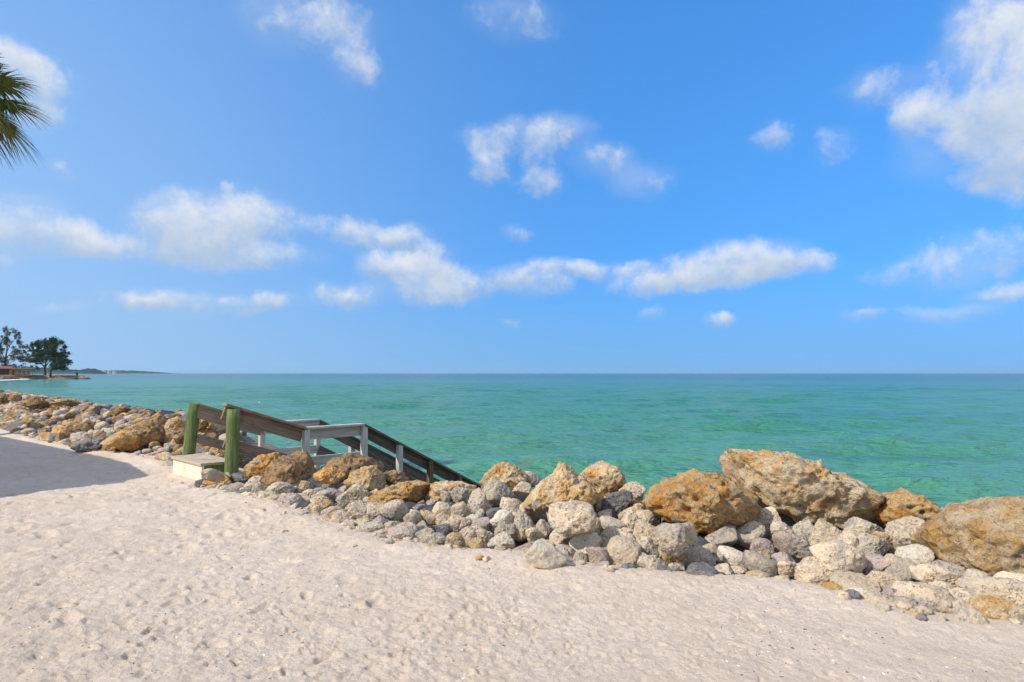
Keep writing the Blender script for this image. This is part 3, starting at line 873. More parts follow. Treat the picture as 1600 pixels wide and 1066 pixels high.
LANDMARKS = []
for (ol, code, label, short, kw) in HEROES:
    o = hero(ol, code, label, **kw)
    a_ = np.array(ol, float)
    LANDMARKS.append((short, a_[:, 0].mean(), a_[:, 1].mean()))
LANDMARKS.append(('right green post', 362, 700)); LANDMARKS.append(('left green post', 293, 700))

TABLE = """
147 681 32 12 B|222 699 24 12 G|210 694 15 14 P|262 690 22 16 G|270 700 22 16 G|250 703 20 12 B|276 712 18 12 D|268 728 30 12 B|240 712 24 12 B|275 720 18 10 G|258 716 22 14 G
333 742 30 15 G|340 752 38 18 T|363 764 26 16 P|379 751 38 20 D|330 765 25 12 B|315 756 18 14 D|399 758 30 24 G|352 744 16 10 P|386 766 20 14 B
407 768 24 18 G|420 760 20 18 B|437 768 40 26 G|460 756 22 20 G|477 760 28 20 T|430 782 26 16 B|510 776 40 18 P|550 778 46 40 B|562 765 26 18 G|532 762 32 16 G
454 786 40 28 P|499 795 32 27 T|520 801 32 19 G|535 814 34 26 B|556 794 32 22 B|566 806 40 32 G|587 805 44 32 B|617 803 44 42 G|646 815 28 30 G|579 827 42 24 G|592 836 26 16 B|612 825 26 20 B
627 835 46 32 P|672 809 30 20 T|691 800 30 26 B|694 779 27 28 G|721 778 32 28 G|720 802 30 30 B|750 790 36 46 G|772 770 52 32 G|727 820 18 19 P|750 820 30 21 P|692 829 28 17 D|677 845 40 22 G|709 845 26 24 T|733 841 32 32 B
480 800 22 16 G|440 796 20 14 G|478 782 18 14 B|600 850 22 12 B|650 848 22 14 G
822 750 40 24 G|815 764 26 22 B|832 793 40 34 G|943 790 34 30 T|990 749 43 24 D|988 773 42 30 B|963 788 48 44 D|866 808 22 26 B|803 794 32 28 B|783 816 36 34 W|816 820 33 44 G|836 838 28 28 B|850 831 22 34 G|757 841 30 28 B|783 849 40 30 G
820 859 38 18 P|878 841 36 26 B|916 850 48 36 W|935 873 36 36 P|958 820 38 24 W|962 841 58 32 B|973 868 54 52 B|985 812 30 28 B|1006 830 36 32 B|1010 860 34 38 B|998 876 30 28 B|1019 884 40 28 G|1048 872 26 30 T|905 872 24 20 G
1198 812 42 38 B|1170 836 50 34 G|1220 829 32 26 G|1258 828 34 30 G|1290 834 46 40 B|1348 827 52 34 G|1361 853 50 38 G|1327 850 32 36 B|1125 842 46 34 G|1151 872 52 24 W|1190 856 32 28 P|1190 882 50 34 G|1240 854 54 50 P|1232 887 30 26 B
1093 878 46 40 G|1068 874 24 24 T|1276 898 58 42 B|1366 886 42 32 P|1372 910 56 38 B|1338 920 66 34 B|1396 886 34 34 B|1150 892 30 16 B|1110 858 22 16 B
1418 838 60 50 B|1428 872 50 36 W|1458 836 26 22 T|1406 900 40 48 G|1470 906 86 40 B|1480 889 46 24 P|1530 903 36 20 W|1558 928 90 40 B|1585 910 56 28 W|1450 943 100 36 B|1550 958 84 44 T|1442 924 36 24 B|1504 938 46 30 B|1600 966 50 40 B|1392 932 36 26 P|1620 940 60 50 B
"""
CODEW = {'T': 'tan', 'O': 'orange', 'B': 'beige', 'G': 'grey', 'D': 'dark grey', 'P': 'pinkish', 'M': 'brown', 'W': 'cream white'}
def project(p):
    d = np.array(p) - np.array([0, 0, EYE]); cp, sp = math.cos(PITCH), math.sin(PITCH)
    f = d[1] * cp + d[2] * sp; u = -d[1] * sp + d[2] * cp
    return CX + F_PX * d[0] / f, CY - F_PX * u / f

def add_rock(p, wx, wy, wz, code, g, px=None, py=None, roll=0.35):
    a = -math.atan2(p[0], p[1])
    o = bpy.data.objects.new('rock', VARIANTS[int(g.integers(len(VARIANTS)))]); C.objects.link(o); use_material(o, code)
    o.location = p
    o.rotation_euler = (g.uniform(-0.25, 0.25), g.uniform(-roll, roll), a + (math.pi if g.random() < 0.5 else 0) + g.uniform(-0.3, 0.3))
    o.scale = (wx / 2, wy / 2, wz / 2)
    PLACED.append((p[0], p[1], p[2], 0.5 * (wx * wy * wz) ** (1 / 3)))
    if px is None: px, py = project(p)
    ROCKS.append(dict(o=o, px=px, py=py, w=wx, code=code, size=wx * wz / (p[1] ** 2)))
    return o

g_r = np.random.default_rng(77)
for line in TABLE.strip().split('\n'):
    for item in line.split('|'):
        cx, cy, pw, ph, code = item.split(); cx, cy, pw, ph = map(float, (cx, cy, pw, ph))
        p, t = hit_bank(cx, cy + 0.12 * ph)
        p = at(cx, cy, t)
        size = 1.12 * pw / F_PX * t
        p, t = clear_of_stairs(cx, cy, p, t, size * 0.5, False)
        t += 0.12 * size; p = at(cx, cy, t)
        hgt = 1.14 * ph / F_PX * t
        add_rock(p, size, max(0.75 * size, 0.8 * hgt) * g_r.uniform(0.85, 1.15), max(hgt, 0.55 * size), code, g_r, cx, cy, 0.12)

# smaller rocks packed between the named ones, along the whole bank
fill = []
PK = np.zeros((20000, 4)); PK[:len(PLACED)] = PLACED
SKYLINE = ([380, 480, 580, 640, 750, 830, 980, 1005, 1190, 1400, 1600], [735, 742, 762, 776, 776, 772, 768, 778, 802, 832, 884])   # nothing small above the boulders here
tt = np.array(TOE[3:4 + len(toe) + 2])
seg = np.linalg.norm(np.diff(tt, axis=0), axis=1); cum = np.concatenate([[0], np.cumsum(seg)])
tries = 0
while tries < 12000:
    tries += 1
    q = g_r.random() * cum[-1]
    i = min(np.searchsorted(cum, q) - 1, len(seg) - 1); i = max(i, 0)
    fpos = (q - cum[i]) / seg[i]; d = (tt[i + 1] - tt[i]) / seg[i]; nrm = np.array([-d[1], d[0]])
    if nrm @ np.array([0.6, 0.8]) < 0: nrm = -nrm
    base = tt[i] + d * seg[i] * fpos
    s_ = 0.04 + 3.3 * g_r.random() ** 1.15
    x, y = base + nrm * s_
    far = y > 11.2
    r = (g_r.uniform(0.075, 0.17) if far else g_r.uniform(0.06, 0.14)) * (1.3 if (far and g_r.random() < 0.2) else 1.0)
    u, L = stair_uv(x, y)
    if -WID - 0.12 - r < u < 0.12 + r and -0.45 - r < L < 6: continue
    z = float(bank(np.array([x]), np.array([y]))[0]) + (0.25 * r if far else -0.25 * r)
    q_ = PK[:len(PLACED)]
    if (((q_[:, 0] - x) ** 2 + (q_[:, 1] - y) ** 2 + (q_[:, 2] - z) ** 2) < (0.72 * (r + q_[:, 3])) ** 2).any(): continue
    px, py = project((x, y, z))
    if px > 376 and py - r / y * F_PX < np.interp(px, SKYLINE[0], SKYLINE[1]): continue
    PK[len(PLACED)] = (x, y, z, r); PLACED.append((x, y, z, r))
    fill.append((r * r / (y * y) if -20 < px < 1640 and s_ < 2.9 else 0.0, x, y, z, r))
fill.sort(key=lambda v: -v[0])
n_single = max(0, 296 - len(ROCKS))
CODES_FAR = list('GGDDPMMMMMTTO'); CODES_NEAR = list('BBBBGGGPTDW')  # far mix is browner, and darkened partly to put shade into the colour
for (_, x, y, z, r) in fill[:n_single]:
    code = CODES_FAR[int(g_r.integers(len(CODES_FAR)))] if y > 11.2 else CODES_NEAR[int(g_r.integers(len(CODES_NEAR)))]
    PLACED.append((x, y, z, r))
    k = g_r.uniform(0.7, 1.0)
    add_rock(np.array([x, y, z]), 2.2 * r, 2.2 * r * g_r.uniform(0.75, 1.0), 2.1 * r * k, code, g_r)

# the rest of the rubble, too many and too small to pick apart: one mesh
def rubble_mesh(items):
    d3, f3 = ico(3)
    V, Fc = [], []
    base = []
    for i in range(8):
        g = np.random.default_rng(900 + i)
        k = 10
        r = (facets(d3, g, 11, 0.62, 1.0, k).sum(1) + (1 / 1.25) ** k) ** (-1 / k)
        base.append(roughen(d3 * r[:, None], d3, 0.9, 800 + i, 1.0, 0.8))
    off = 0
    for (x, y, z, r) in items:
        b = base[int(g_r.integers(8))]
        a = g_r.uniform(0, 6.28); ca, sa = math.cos(a), math.sin(a)
        s = r * np.array([1.1, g_r.uniform(0.8, 1.05), g_r.uniform(0.65, 0.95)])
        q = b * s
        q = np.stack([q[:, 0] * ca - q[:, 1] * sa + x, q[:, 0] * sa + q[:, 1] * ca + y, q[:, 2] + z], 1)
        V.append(q); Fc.append(f3 + off); off += len(q)
    return mesh_from('rock_rubble', np.concatenate(V), np.concatenate(Fc))
rest = [(x, y, z, r) for (_, x, y, z, r) in fill[n_single:]]
# finger-size chips and pebbles along the foot
chips = []
for _ in range(420):
    q = g_r.random() * cum[-1]; i = max(0, min(np.searchsorted(cum, q) - 1, len(seg) - 1))
    d = (tt[i + 1] - tt[i]) / seg[i]; nrm = np.array([-d[1], d[0]])
    if nrm @ np.array([0.6, 0.8]) < 0: nrm = -nrm
    x, y = tt[i] + d * (q - cum[i]) + nrm * g_r.normal(0.05, 0.16)
    u, L = stair_uv(x, y)
    if -WID - 0.1 < u < 0.1 and -0.5 < L < 6: continue
    chips.append((x, y, g_r.uniform(0.012, 0.05)))
chips = np.array(chips); cz_ = ground_height(chips[:, 0], chips[:, 1])
rest += [(x, y, z + 0.2 * r, r) for (x, y, r), z in zip(chips, cz_)]
o = obj('rock_rubble', rubble_mesh(rest), RM['G'])
for c_ in 'BPTDM': o.data.materials.append(RM[c_])
mi = np.repeat([g_r.choice([0, 2, 3, 4, 4, 5, 5, 5, 5]) if q[1] > 11.2 else g_r.choice([0, 0, 0, 1, 1, 1, 2, 3, 4]) for q in rest], len(ico(3)[1]))  # far rubble takes the browner mix, partly darkened in place of shade
o.data.polygons.foreach_set('material_index', mi.astype(np.int32))
tag(o, 'small grey stones and chips filling the gaps of the rock bank', 'rubble', kind='stuff')

# labels that single out each rock: look, nearest boulder, order along the bank
ORD = ['first', 'second', 'third', 'fourth', 'fifth', 'sixth', 'seventh', 'eighth', 'ninth', 'tenth', 'eleventh', 'twelfth', 'thirteenth', 'fourteenth', 'fifteenth', 'sixteenth', 'seventeenth', 'eighteenth', 'nineteenth', 'twentieth']
bins = {}
for rk in ROCKS:
    lm = min(LANDMARKS, key=lambda l: (l[1] - rk['px']) ** 2 + 2.0 * (l[2] - rk['py']) ** 2)
    dx, dy = rk['px'] - lm[1], rk['py'] - lm[2]
    rel = ('left of' if dx < 0 else 'right of') if abs(dx) > 1.1 * abs(dy) else ('below' if dy > 0 else 'above')
    sw = 'small' if rk['w'] < 0.23 else ('medium' if rk['w'] < 0.36 else 'large')
    bins.setdefault((sw, CODEW[rk['code']], rel, lm[0]), []).append(rk)
for (sw, cw, rel, lm), lst in bins.items():
    lst.sort(key=lambda r: r['px'])
    for i, rk in enumerate(lst):
        lab = f'{sw} {cw} rock {rel} the {lm}'
        if len(lst) > 1:
            lab += ', ' + ('leftmost of them' if i == 0 else 'rightmost of them' if i == len(lst) - 1 else f'{ORD[min(i, 19)]} from the left')
        tag(rk['o'], lab, 'rock', 'rocks of the bank')

# ------------------------------------------------------------------ torn filter cloth between the rocks
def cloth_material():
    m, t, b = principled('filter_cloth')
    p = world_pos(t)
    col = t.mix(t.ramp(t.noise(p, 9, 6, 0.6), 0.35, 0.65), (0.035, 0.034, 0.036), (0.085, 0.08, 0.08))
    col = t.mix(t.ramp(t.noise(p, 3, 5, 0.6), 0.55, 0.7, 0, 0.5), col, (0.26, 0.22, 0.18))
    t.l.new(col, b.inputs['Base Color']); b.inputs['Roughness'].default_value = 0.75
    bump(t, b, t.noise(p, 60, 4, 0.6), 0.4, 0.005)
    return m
CLOTH = cloth_material()
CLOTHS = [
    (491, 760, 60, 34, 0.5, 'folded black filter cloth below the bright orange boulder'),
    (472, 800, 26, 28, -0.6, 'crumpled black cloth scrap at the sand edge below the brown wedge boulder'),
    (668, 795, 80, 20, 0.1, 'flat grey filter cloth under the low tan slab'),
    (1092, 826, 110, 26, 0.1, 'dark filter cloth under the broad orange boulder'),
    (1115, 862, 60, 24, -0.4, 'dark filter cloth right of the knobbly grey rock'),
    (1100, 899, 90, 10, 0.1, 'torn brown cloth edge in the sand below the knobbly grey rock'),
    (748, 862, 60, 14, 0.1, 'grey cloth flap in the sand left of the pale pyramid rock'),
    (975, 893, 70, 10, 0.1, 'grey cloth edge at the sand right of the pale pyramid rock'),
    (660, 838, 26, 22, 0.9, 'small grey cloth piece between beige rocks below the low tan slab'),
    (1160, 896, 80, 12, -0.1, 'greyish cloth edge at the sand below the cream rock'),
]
for (cx, cy, pw, ph, roll, lab) in CLOTHS:
    p, t = hit_bank(cx, cy)
    nu, nv_ = 40, 22
    U, V_ = np.meshgrid(np.linspace(-0.5, 0.5, nu), np.linspace(-0.5, 0.5, nv_), indexing='ij')
    wd = pw / F_PX * t; dp = max(0.10, ph / F_PX * t * 1.7)
    Q = np.stack([U.ravel() * wd, V_.ravel() * dp, np.zeros(nu * nv_)], 1)
    sd = int(cx)
    rip = pnoise(np.stack([Q[:, 0] * 5, Q[:, 1] * 5, Q[:, 2]], 1), sd)
    Q[:, 0] += 0.10 * wd * pnoise(np.stack([Q[:, 1] * 9, Q[:, 0] * 3, Q[:, 2]], 1), sd + 1)
    Q[:, 1] += 0.18 * dp * pnoise(np.stack([Q[:, 0] * 9, Q[:, 1] * 3, Q[:, 2]], 1), sd + 2)
    fold = np.abs(pnoise(np.stack([Q[:, 0] * 4 + Q[:, 1] * 9, Q[:, 1] * 6 - Q[:, 0] * 3, Q[:, 2]], 1), sd + 3))
    Q[:, 2] = 0.035 * fold + 0.015 * rip + 0.012 * np.abs(pnoise(np.stack([Q[:, 0] * 22, Q[:, 1] * 9, Q[:, 2]], 1), sd + 9)) + Q[:, 1] * 0.4 - 0.03
    idx = np.arange(nu * nv_).reshape(nu, nv_)
    f = np.stack([idx[:-1, :-1], idx[1:, :-1], idx[1:, 1:], idx[:-1, 1:]], -1).reshape(-1, 4)
    me = mesh_from('filter_cloth', Q, f)
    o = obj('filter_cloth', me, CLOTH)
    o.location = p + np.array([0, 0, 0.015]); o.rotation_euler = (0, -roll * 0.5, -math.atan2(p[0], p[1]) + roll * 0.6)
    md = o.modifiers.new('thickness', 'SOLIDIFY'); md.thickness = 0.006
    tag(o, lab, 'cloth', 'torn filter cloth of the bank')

# ------------------------------------------------------------------ bits of shell, twig and dry weed on the sand
def debris():
    g = np.random.default_rng(55)
    V, Fc, mi = [], [], []
    r = 2.9 * (18 / 2.9) ** g.random(2800); a = np.radians(g.uniform(-41, 41, 2800))
    xy = np.stack([r * np.sin(a), r * np.cos(a)], 1)
    xy = xy[pnoise(np.stack([xy[:, 0] * 0.8, xy[:, 1] * 0.8, np.ones(len(xy))], 1), 91) > -0.05]
    sd = shore(xy[:, 0], xy[:, 1]); xy = xy[sd < -0.05]
    z = ground_height(xy[:, 0], xy[:, 1])
    for (x, y), zz in zip(xy, z):
        kind = g.random(); b = len(V); t = g.uniform(0, math.pi); c_, s_ = math.cos(t), math.sin(t)
        if kind < 0.4: l, w_, h, m = g.uniform(0.006, 0.016), g.uniform(0.002, 0.004), 0.003, 0
        else: l, w_, h, m = g.uniform(0.004, 0.010), g.uniform(0.003, 0.007), 0.005, 1 if kind < 0.8 else 2
        bend = g.uniform(-0.3, 0.3) * l
        for k, (q, e) in enumerate(((-1, 0.4), (0, 1.0), (1, 0.4))):
            cx_, cy_ = x + c_ * q * l - s_ * bend * (k == 1), y + s_ * q * l + c_ * bend * (k == 1)
            V += [(cx_ - s_ * w_ * e, cy_ + c_ * w_ * e, zz - 0.002), (cx_, cy_, zz + h * (0.5 + e * 0.5)), (cx_ + s_ * w_ * e, cy_ - c_ * w_ * e, zz - 0.002)]
        for k in range(2):
            q = b + 3 * k; Fc += [(q, q + 1, q + 4, q + 3), (q + 1, q + 2, q + 5, q + 4)]; mi += [m, m]
    me = mesh_from('beach_litter', V, np.array(Fc))
    for nm, c in (('dry_twig', (0.13, 0.09, 0.06)), ('white_shell', (0.78, 0.72, 0.64)), ('dark_shell', (0.16, 0.13, 0.13))):
        me.materials.append(flat_material(nm, c, 0.8, 0.2, 20))
    me.polygons.foreach_set('material_index', np.array(mi, np.int32))
    tag(obj('beach_litter', me), 'scattered bits of shell, twig and dry weed on the sand', 'litter', kind='stuff')
debris()

# ------------------------------------------------------------------ far point with trees and house
D0 = 330.0
BARK = flat_material('grey_brown_bark', (0.10, 0.075, 0.055), 0.9, 0.3, 1.5)
def leaf_material(name, c1, c2, c3):
    m, t, b = principled(name)
    p = world_pos(t)
    col = t.mix(t.ramp(t.noise(p, 0.35, 4, 0.6), 0.35, 0.65), c1, c2)
    col = t.mix(t.ramp(t.noise(p, 1.7, 3, 0.6), 0.55, 0.75, 0, 0.7), col, c3)
    t.l.new(col, b.inputs['Base Color']); b.inputs['Roughness'].default_value = 0.7
    b.inputs['Specular IOR Level'].default_value = 0.2
    return m
LEAF_DARK = leaf_material('dark_broad_foliage', (0.030, 0.050, 0.018), (0.060, 0.085, 0.026), (0.09, 0.10, 0.035))
LEAF_PINE = leaf_material('wispy_pine_foliage', (0.055, 0.065, 0.035), (0.085, 0.095, 0.048), (0.12, 0.10, 0.06))
LEAF_FAR = leaf_material('far_shore_foliage', (0.04, 0.06, 0.035), (0.06, 0.08, 0.04), (0.08, 0.09, 0.05))

def tree(name, base, trunk, limbs, clumps, leaf_mat, label, per=1200, leaf=(0.75, 0.26), seed=1, droop=0.3, group=None):
    g = np.random.default_rng(seed)
    root = empty(name, base)
    mb = MB()
    mb.tube(trunk[0], trunk[1], 9)
    for (a, b, r0, r1) in limbs:
        a, b = Vector(a), Vector(b); mid = (a + b) / 2 + Vector((g.uniform(-.5, .5), g.uniform(-.5, .5), g.uniform(-.3, .6)))
        mb.tube([a, mid, b], [r0, (r0 + r1) / 2, r1], 6)
    mb.build('trunk', BARK, root, smooth=True)
    V, Fc = [], []
    for (cx, cy, cz, rx, ry, rz) in clumps:
        n = int(per * max(0.35, rx * rz / 6.0))
        # each clump is a loose handful of smaller sprays
        ns = 9
        sd_ = g.normal(size=(ns, 3)); sd_ /= np.linalg.norm(sd_, axis=1)[:, None]
        sc_ = sd_ * (g.random(ns) ** 0.4)[:, None] * np.array([rx, ry, rz]) * 1.12
        sr_ = g.uniform(0.22, 0.5, ns)
        pick = g.integers(ns, size=n)
        dd = g.normal(size=(n, 3)) * 0.55
        c = np.array([cx, cy, cz]) + sc_[pick] + dd * sr_[pick][:, None] * np.array([rx, ry, rz])
        for k in range(n):
            ax = Vector((g.normal(), g.normal(), g.normal() - droop)).normalized()
            ay = ax.orthogonal().normalized(); ay = Matrix.Rotation(g.uniform(0, 6.28), 3, ax) @ ay
            l, w_ = leaf[0] * g.uniform(0.6, 1.4) / 2, leaf[1] * g.uniform(0.6, 1.4) / 2
            b = len(V); cc = Vector(c[k])
            V += [tuple(cc - ax * l), tuple(cc + ay * w_), tuple(cc + ax * l), tuple(cc - ay * w_)]
            Fc.append((b, b + 1, b + 2, b + 3))
    obj('crown', mesh_from('crown', V, np.array(Fc), smooth=False), leaf_mat, root)
    tag(root, label, 'tree', group)
    return root

def fx(px, dist): return (px - CX) / F_PX * dist
def fz(py, dist): return EYE + (HORIZON - py) / F_PX * dist
M_PX = D0 / F_PX
LAND_Z = 0.15

# the point itself: low land with a stony edge
def build_point():
    nx, ny = 150, 40
    x = np.linspace(fx(-160, D0), fx(146, D0), nx)
    V = []
    for i, xx in enumerate(x):
        t = i / (nx - 1)
        px = CX + xx / D0 * F_PX
        front = np.interp(px, [-160, 0, 30, 60, 110, 135, 146], [255, 285, 312, 322, 326, 330, 334])
        back = np.interp(px, [-160, 0, 60, 110, 135, 146], [470, 430, 380, 346, 340, 336])
        for j in range(ny):
            s = j / (ny - 1)
            y = front + (back - front) * s
            top = np.interp(px, [-160, 60, 110, 132, 140, 146], [1.0, 0.45, 0.25, 0.05, -0.9, -1.9])
            z = SEA_Z - 0.6 + (top - SEA_Z + 0.6) * float(sstep(0.0, 0.10, s) * sstep(1.0, 0.90, s))
            V.append((xx * y / D0, y, z))
    V = np.array(V)
    V[:, 2] += 0.35 * fbm(V * 0.5, 3, 0.6, seed=5) * sstep(-1.9, -1.2, V[:, 2])
    idx = np.arange(nx * ny).reshape(nx, ny)
    f = np.stack([idx[:-1, :-1], idx[1:, :-1], idx[1:, 1:], idx[:-1, 1:]], -1).reshape(-1, 4)
    m, t, b = principled('point_soil')
    p = world_pos(t)
    col = t.mix(t.ramp(t.noise(p, 0.25, 5, 0.6), 0.4, 0.6), (0.30, 0.17, 0.09), (0.16, 0.11, 0.07))
    col = t.mix(t.ramp(t.noise(p, 0.8, 5, 0.6), 0.52, 0.7), col, (0.38, 0.30, 0.22))
    t.l.new(col, b.inputs['Base Color']); b.inputs['Roughness'].default_value = 0.95
    o = obj('terrain_point', mesh_from('terrain_point', V, f), m)
    tag(o, 'low brown point of land reaching into the sea at far left', 'land', kind='structure')
build_point()

def px_clumps(lst, dist, bx, depth=0.7):
    out = []
    for (px, py, rw, rh) in lst:
        s = dist / F_PX
        out.append(((px - bx) * s, random.uniform(-1, 1) * rw * s * 0.4, fz(py, dist) - LAND_Z, rw * s * 1.12, rw * s * depth, rh * s * 1.12))
    return out
# broad dark tree by the water
s_ = M_PX
tr = [(0, 0, -0.6), (0.1, 0, 2.0), (-0.2, 0, 4.4), (0.4, 0.2, 7.5), (1.2, 0, 11.0)]
cl = px_clumps([(66, 545, 10, 9), (77, 540, 13, 9), (88, 546, 12, 10), (62, 556, 9, 6), (74, 556, 14, 8), (88, 560, 14, 8), (100, 553, 7, 6), (58, 538, 5, 6), (52, 545, 5, 7),
                (70, 534, 5, 5), (80, 532, 4, 4), (54, 563, 9, 3), (44, 561, 6, 3), (97, 562, 9, 5), (60, 566, 8, 2.5)], D0, 71)
tree('broad_tree', (fx(71, D0), D0, LAND_Z), (tr, [0.62, 0.5, 0.44, 0.34, 0.15]),
     [((-0.2, 0, 4.4), (-3.6, 0, 8.0), 0.28, 0.1), ((-0.1, 0, 4.0), (3.4, 0.5, 9.5), 0.3, 0.1), ((0, 0, 5), (-5.5, 0.3, 6.8), 0.2, 0.06), ((0.4, 0.2, 7.5), (-2.5, 0, 13), 0.2, 0.06), ((0.4, .2, 7.5), (5, 0, 11), .2, .06)],
     cl, LEAF_DARK, 'broad dark green tree with the left of two trunks on the far point', seed=3, group='trees on the far point')
D1 = 326.0
tr = [(0, 0, -0.6), (-0.1, 0, 2.0), (0.6, 0, 4.2), (2.0, 0, 6.5)]
cl = px_clumps([(88, 571, 9, 5), (98, 571, 10, 5), (106, 566, 8, 2.6), (92, 564, 9, 5), (100, 576, 6, 2.4), (82, 568, 5, 5), (110, 565, 4, 2)], D1, 80)
tree('broad_tree', (fx(80, D1), D1, LAND_Z), (tr, [0.55, 0.45, 0.36, 0.15]), [((0.3, 0, 3.2), (6.0, 0, 5.2), 0.24, 0.06), ((0.6, 0, 4.2), (7.5, 0, 6.8), 0.2, 0.05), ((0, 0, 2.5), (4.0, 0, 3.6), .16, .05)],
     cl, LEAF_DARK, 'lower dark tree leaning right toward the tip of the far point', seed=4, group='trees on the far point')
D2 = 338.0
tr = [(0, 0, -0.6), (0.1, 0, 4), (-0.1, 0, 9), (0.5, 0, 14), (0.2, 0, 19), (-1.2, 0, 23.5)]
cl = px_clumps([(8, 514, 4, 6), (9, 528, 6, 7), (22, 520, 6, 5), (27, 525, 4, 5), (14, 535, 8, 5), (24, 548, 8, 6), (31, 541, 6, 7), (34, 556, 8, 5), (22, 560, 8, 4), (6, 565, 8, 7), (2, 548, 4, 6),
                (44, 542, 4, 4), (41, 550, 4, 3), (14, 571, 8, 4), (36, 562, 6, 3), (-6, 540, 8, 14), (-10, 520, 5, 9)], D2, 9)
tree('tall_pine_tree', (fx(9, D2), D2, LAND_Z), (tr, [0.6, 0.5, 0.42, 0.32, 0.2, 0.06]),
     [((0, 0, 9), (4.5, 0, 15), .22, .06), ((0.3, 0, 12), (5.2, 0, 21), .2, .05), ((0, 0, 7), (7.5, 0, 13.5), .2, .05), ((0, 0, 6), (7.5, 0, 9.5), .18, .05), ((0, 0, 8), (-4.5, 0, 14), .2, .05), ((.2, 0, 10), (10.5, 0, 13.8), .14, .04)],
     cl, LEAF_PINE, 'tall wispy pine tree at the left edge beside the orange house', per=560, leaf=(1.0, 0.2), seed=5, droop=0.1, group='trees on the far point')
# low hedge line behind the house
g_h = np.random.default_rng(8)
for k, (px, py, rw, rh) in enumerate(((30, 572, 12, 4), (52, 575, 10, 5))):
    cl = px_clumps([(px + dx, py + g_h.uniform(-1, 1.5), rw * 0.45, rh) for dx in (-rw * .7, 0, rw * .7)], 352.0, px)
    tree('hedge_shrub', (fx(px, 352.0), 352.0, LAND_Z), ([(0, 0, -.5), (0, 0, 2.6)], [.2, .1]), [], cl, LEAF_DARK,
         ['dark shrub behind the roof of the orange house', 'dark shrub between the orange house and the broad tree'][k], per=260, seed=20 + k)

# orange house with a low pinkish roof
DH = 318.0
hs_ = DH / F_PX
house = empty('beach_house', (fx(20, DH), DH, LAND_Z - 0.1))
house.rotation_euler = (0, 0, math.radians(38)); house.scale = (0.79, 1, 1)
tag(house, 'low orange beach house with a flat pinkish roof and wide windows', 'house')
ORANGE = flat_material('orange_wall_paint', (0.62, 0.23, 0.06), 0.8, 0.1)
DARKW = flat_material('dark_brown_wall', (0.10, 0.06, 0.045), 0.8, 0.2)  # one dark brown for the door and the screen
ROOF = flat_material('pink_roof', (0.62, 0.36, 0.30), 0.8, 0.12)
GLASS = flat_material('window_glass', (0.16, 0.22, 0.25), 0.08, 0.1)
WHITE = flat_material('white_trim', (0.75, 0.72, 0.66), 0.7, 0.05)
def hb(name, px0, px1, py0, py1, y0, y1, mat, par=house):
    mb = MB(); mb.box((px0 - 20) * hs_, (px1 - 20) * hs_, y0, y1, fz(py1, DH) - LAND_Z + 0.1, fz(py0, DH) - LAND_Z + 0.1)
    return mb.build(name, mat, par)
wall = hb('wall', -40, 49, 576.5, 588, 0, 9, ORANGE)
rf = hb('roof', -46, 54, 574.6, 576.4, -1.6, 10.5, ROOF)
hb('roof_deck', -44, 20, 572.6, 574.5, 0.5, 9, ROOF, rf)
for (a, b_, nm) in ((27.5, 34.5, 'window'), (35.2, 42, 'window'), (42.7, 48, 'window'), (-38, -22, 'window'), (-20, -6, 'window')):
    fr = hb(nm, a, b_, 578.2, 584.5, -0.12, -0.02, WHITE)
    hb('pane', a + .35, b_ - .35, 578.6, 584.1, -0.16, -0.125, GLASS, fr)
dr = hb('door', 20.5, 23.2, 578.5, 586.8, -0.10, -0.02, DARKW)
hb('carport_screen', -4, 15, 577.2, 586, -0.2, -0.05, DARKW)
# rocks at the foot of the far point
FAR_ROCKS = sorted(((6, 592, 1.5), (14, 592.5, 1.2), (22, 590.5, 0.9), (134, 588.5, 1.3), (140, 588.8, 1.0), (144, 589.4, 0.7), (126, 588.6, 0.9), (2, 589, 1.6), (18, 588, 1.2), (100, 589.4, .8), (88, 590, .7), (112, 589.2, .8)))
zone_count = {}
for k, (px, py, r) in enumerate(FAR_ROCKS):
    dist = (EYE - SEA_Z - 0.4) * F_PX / max(py - HORIZON, 4)
    dist = min(dist, 330) if px < 40 else D0 + (px - 100) * 0.02
    o = bpy.data.objects.new('shore_rock', VARIANTS[k % 18]); C.objects.link(o); use_material(o, 'M' if k % 2 else 'D')
    o.location = (fx(px, dist), dist - 3, SEA_Z + 0.35 + 0.2 * r); o.scale = (r * 1.6, r, r * 0.8); o.rotation_euler = (0, 0, k)
    zone = 'near the tip' if px > 120 else 'below the broad tree' if px > 60 else 'below the orange house'
    i_ = zone_count[zone] = zone_count.get(zone, -1) + 1
    tag(o, f'dark shore rock of the far point {zone}, {ORD[i_]} from the left', 'rock', 'rocks on the far point')
# dark upright marker near the tip
mb = MB(); mb.tube([(0, 0, -0.4), (0, 0, 1.5)], [0.42, 0.40], 12); mb.tube([(0, 0, 1.5), (0, 0, 1.62)], [0.5, 0.5], 12)
mk = mb.build('barrel_marker', flat_material('black_barrel', (0.02, 0.02, 0.025), 0.6), None, smooth=False)
mk.location = (fx(113, D0), D0 + 4, LAND_Z); tag(mk, 'dark upright barrel standing near the tip of the far point', 'barrel')
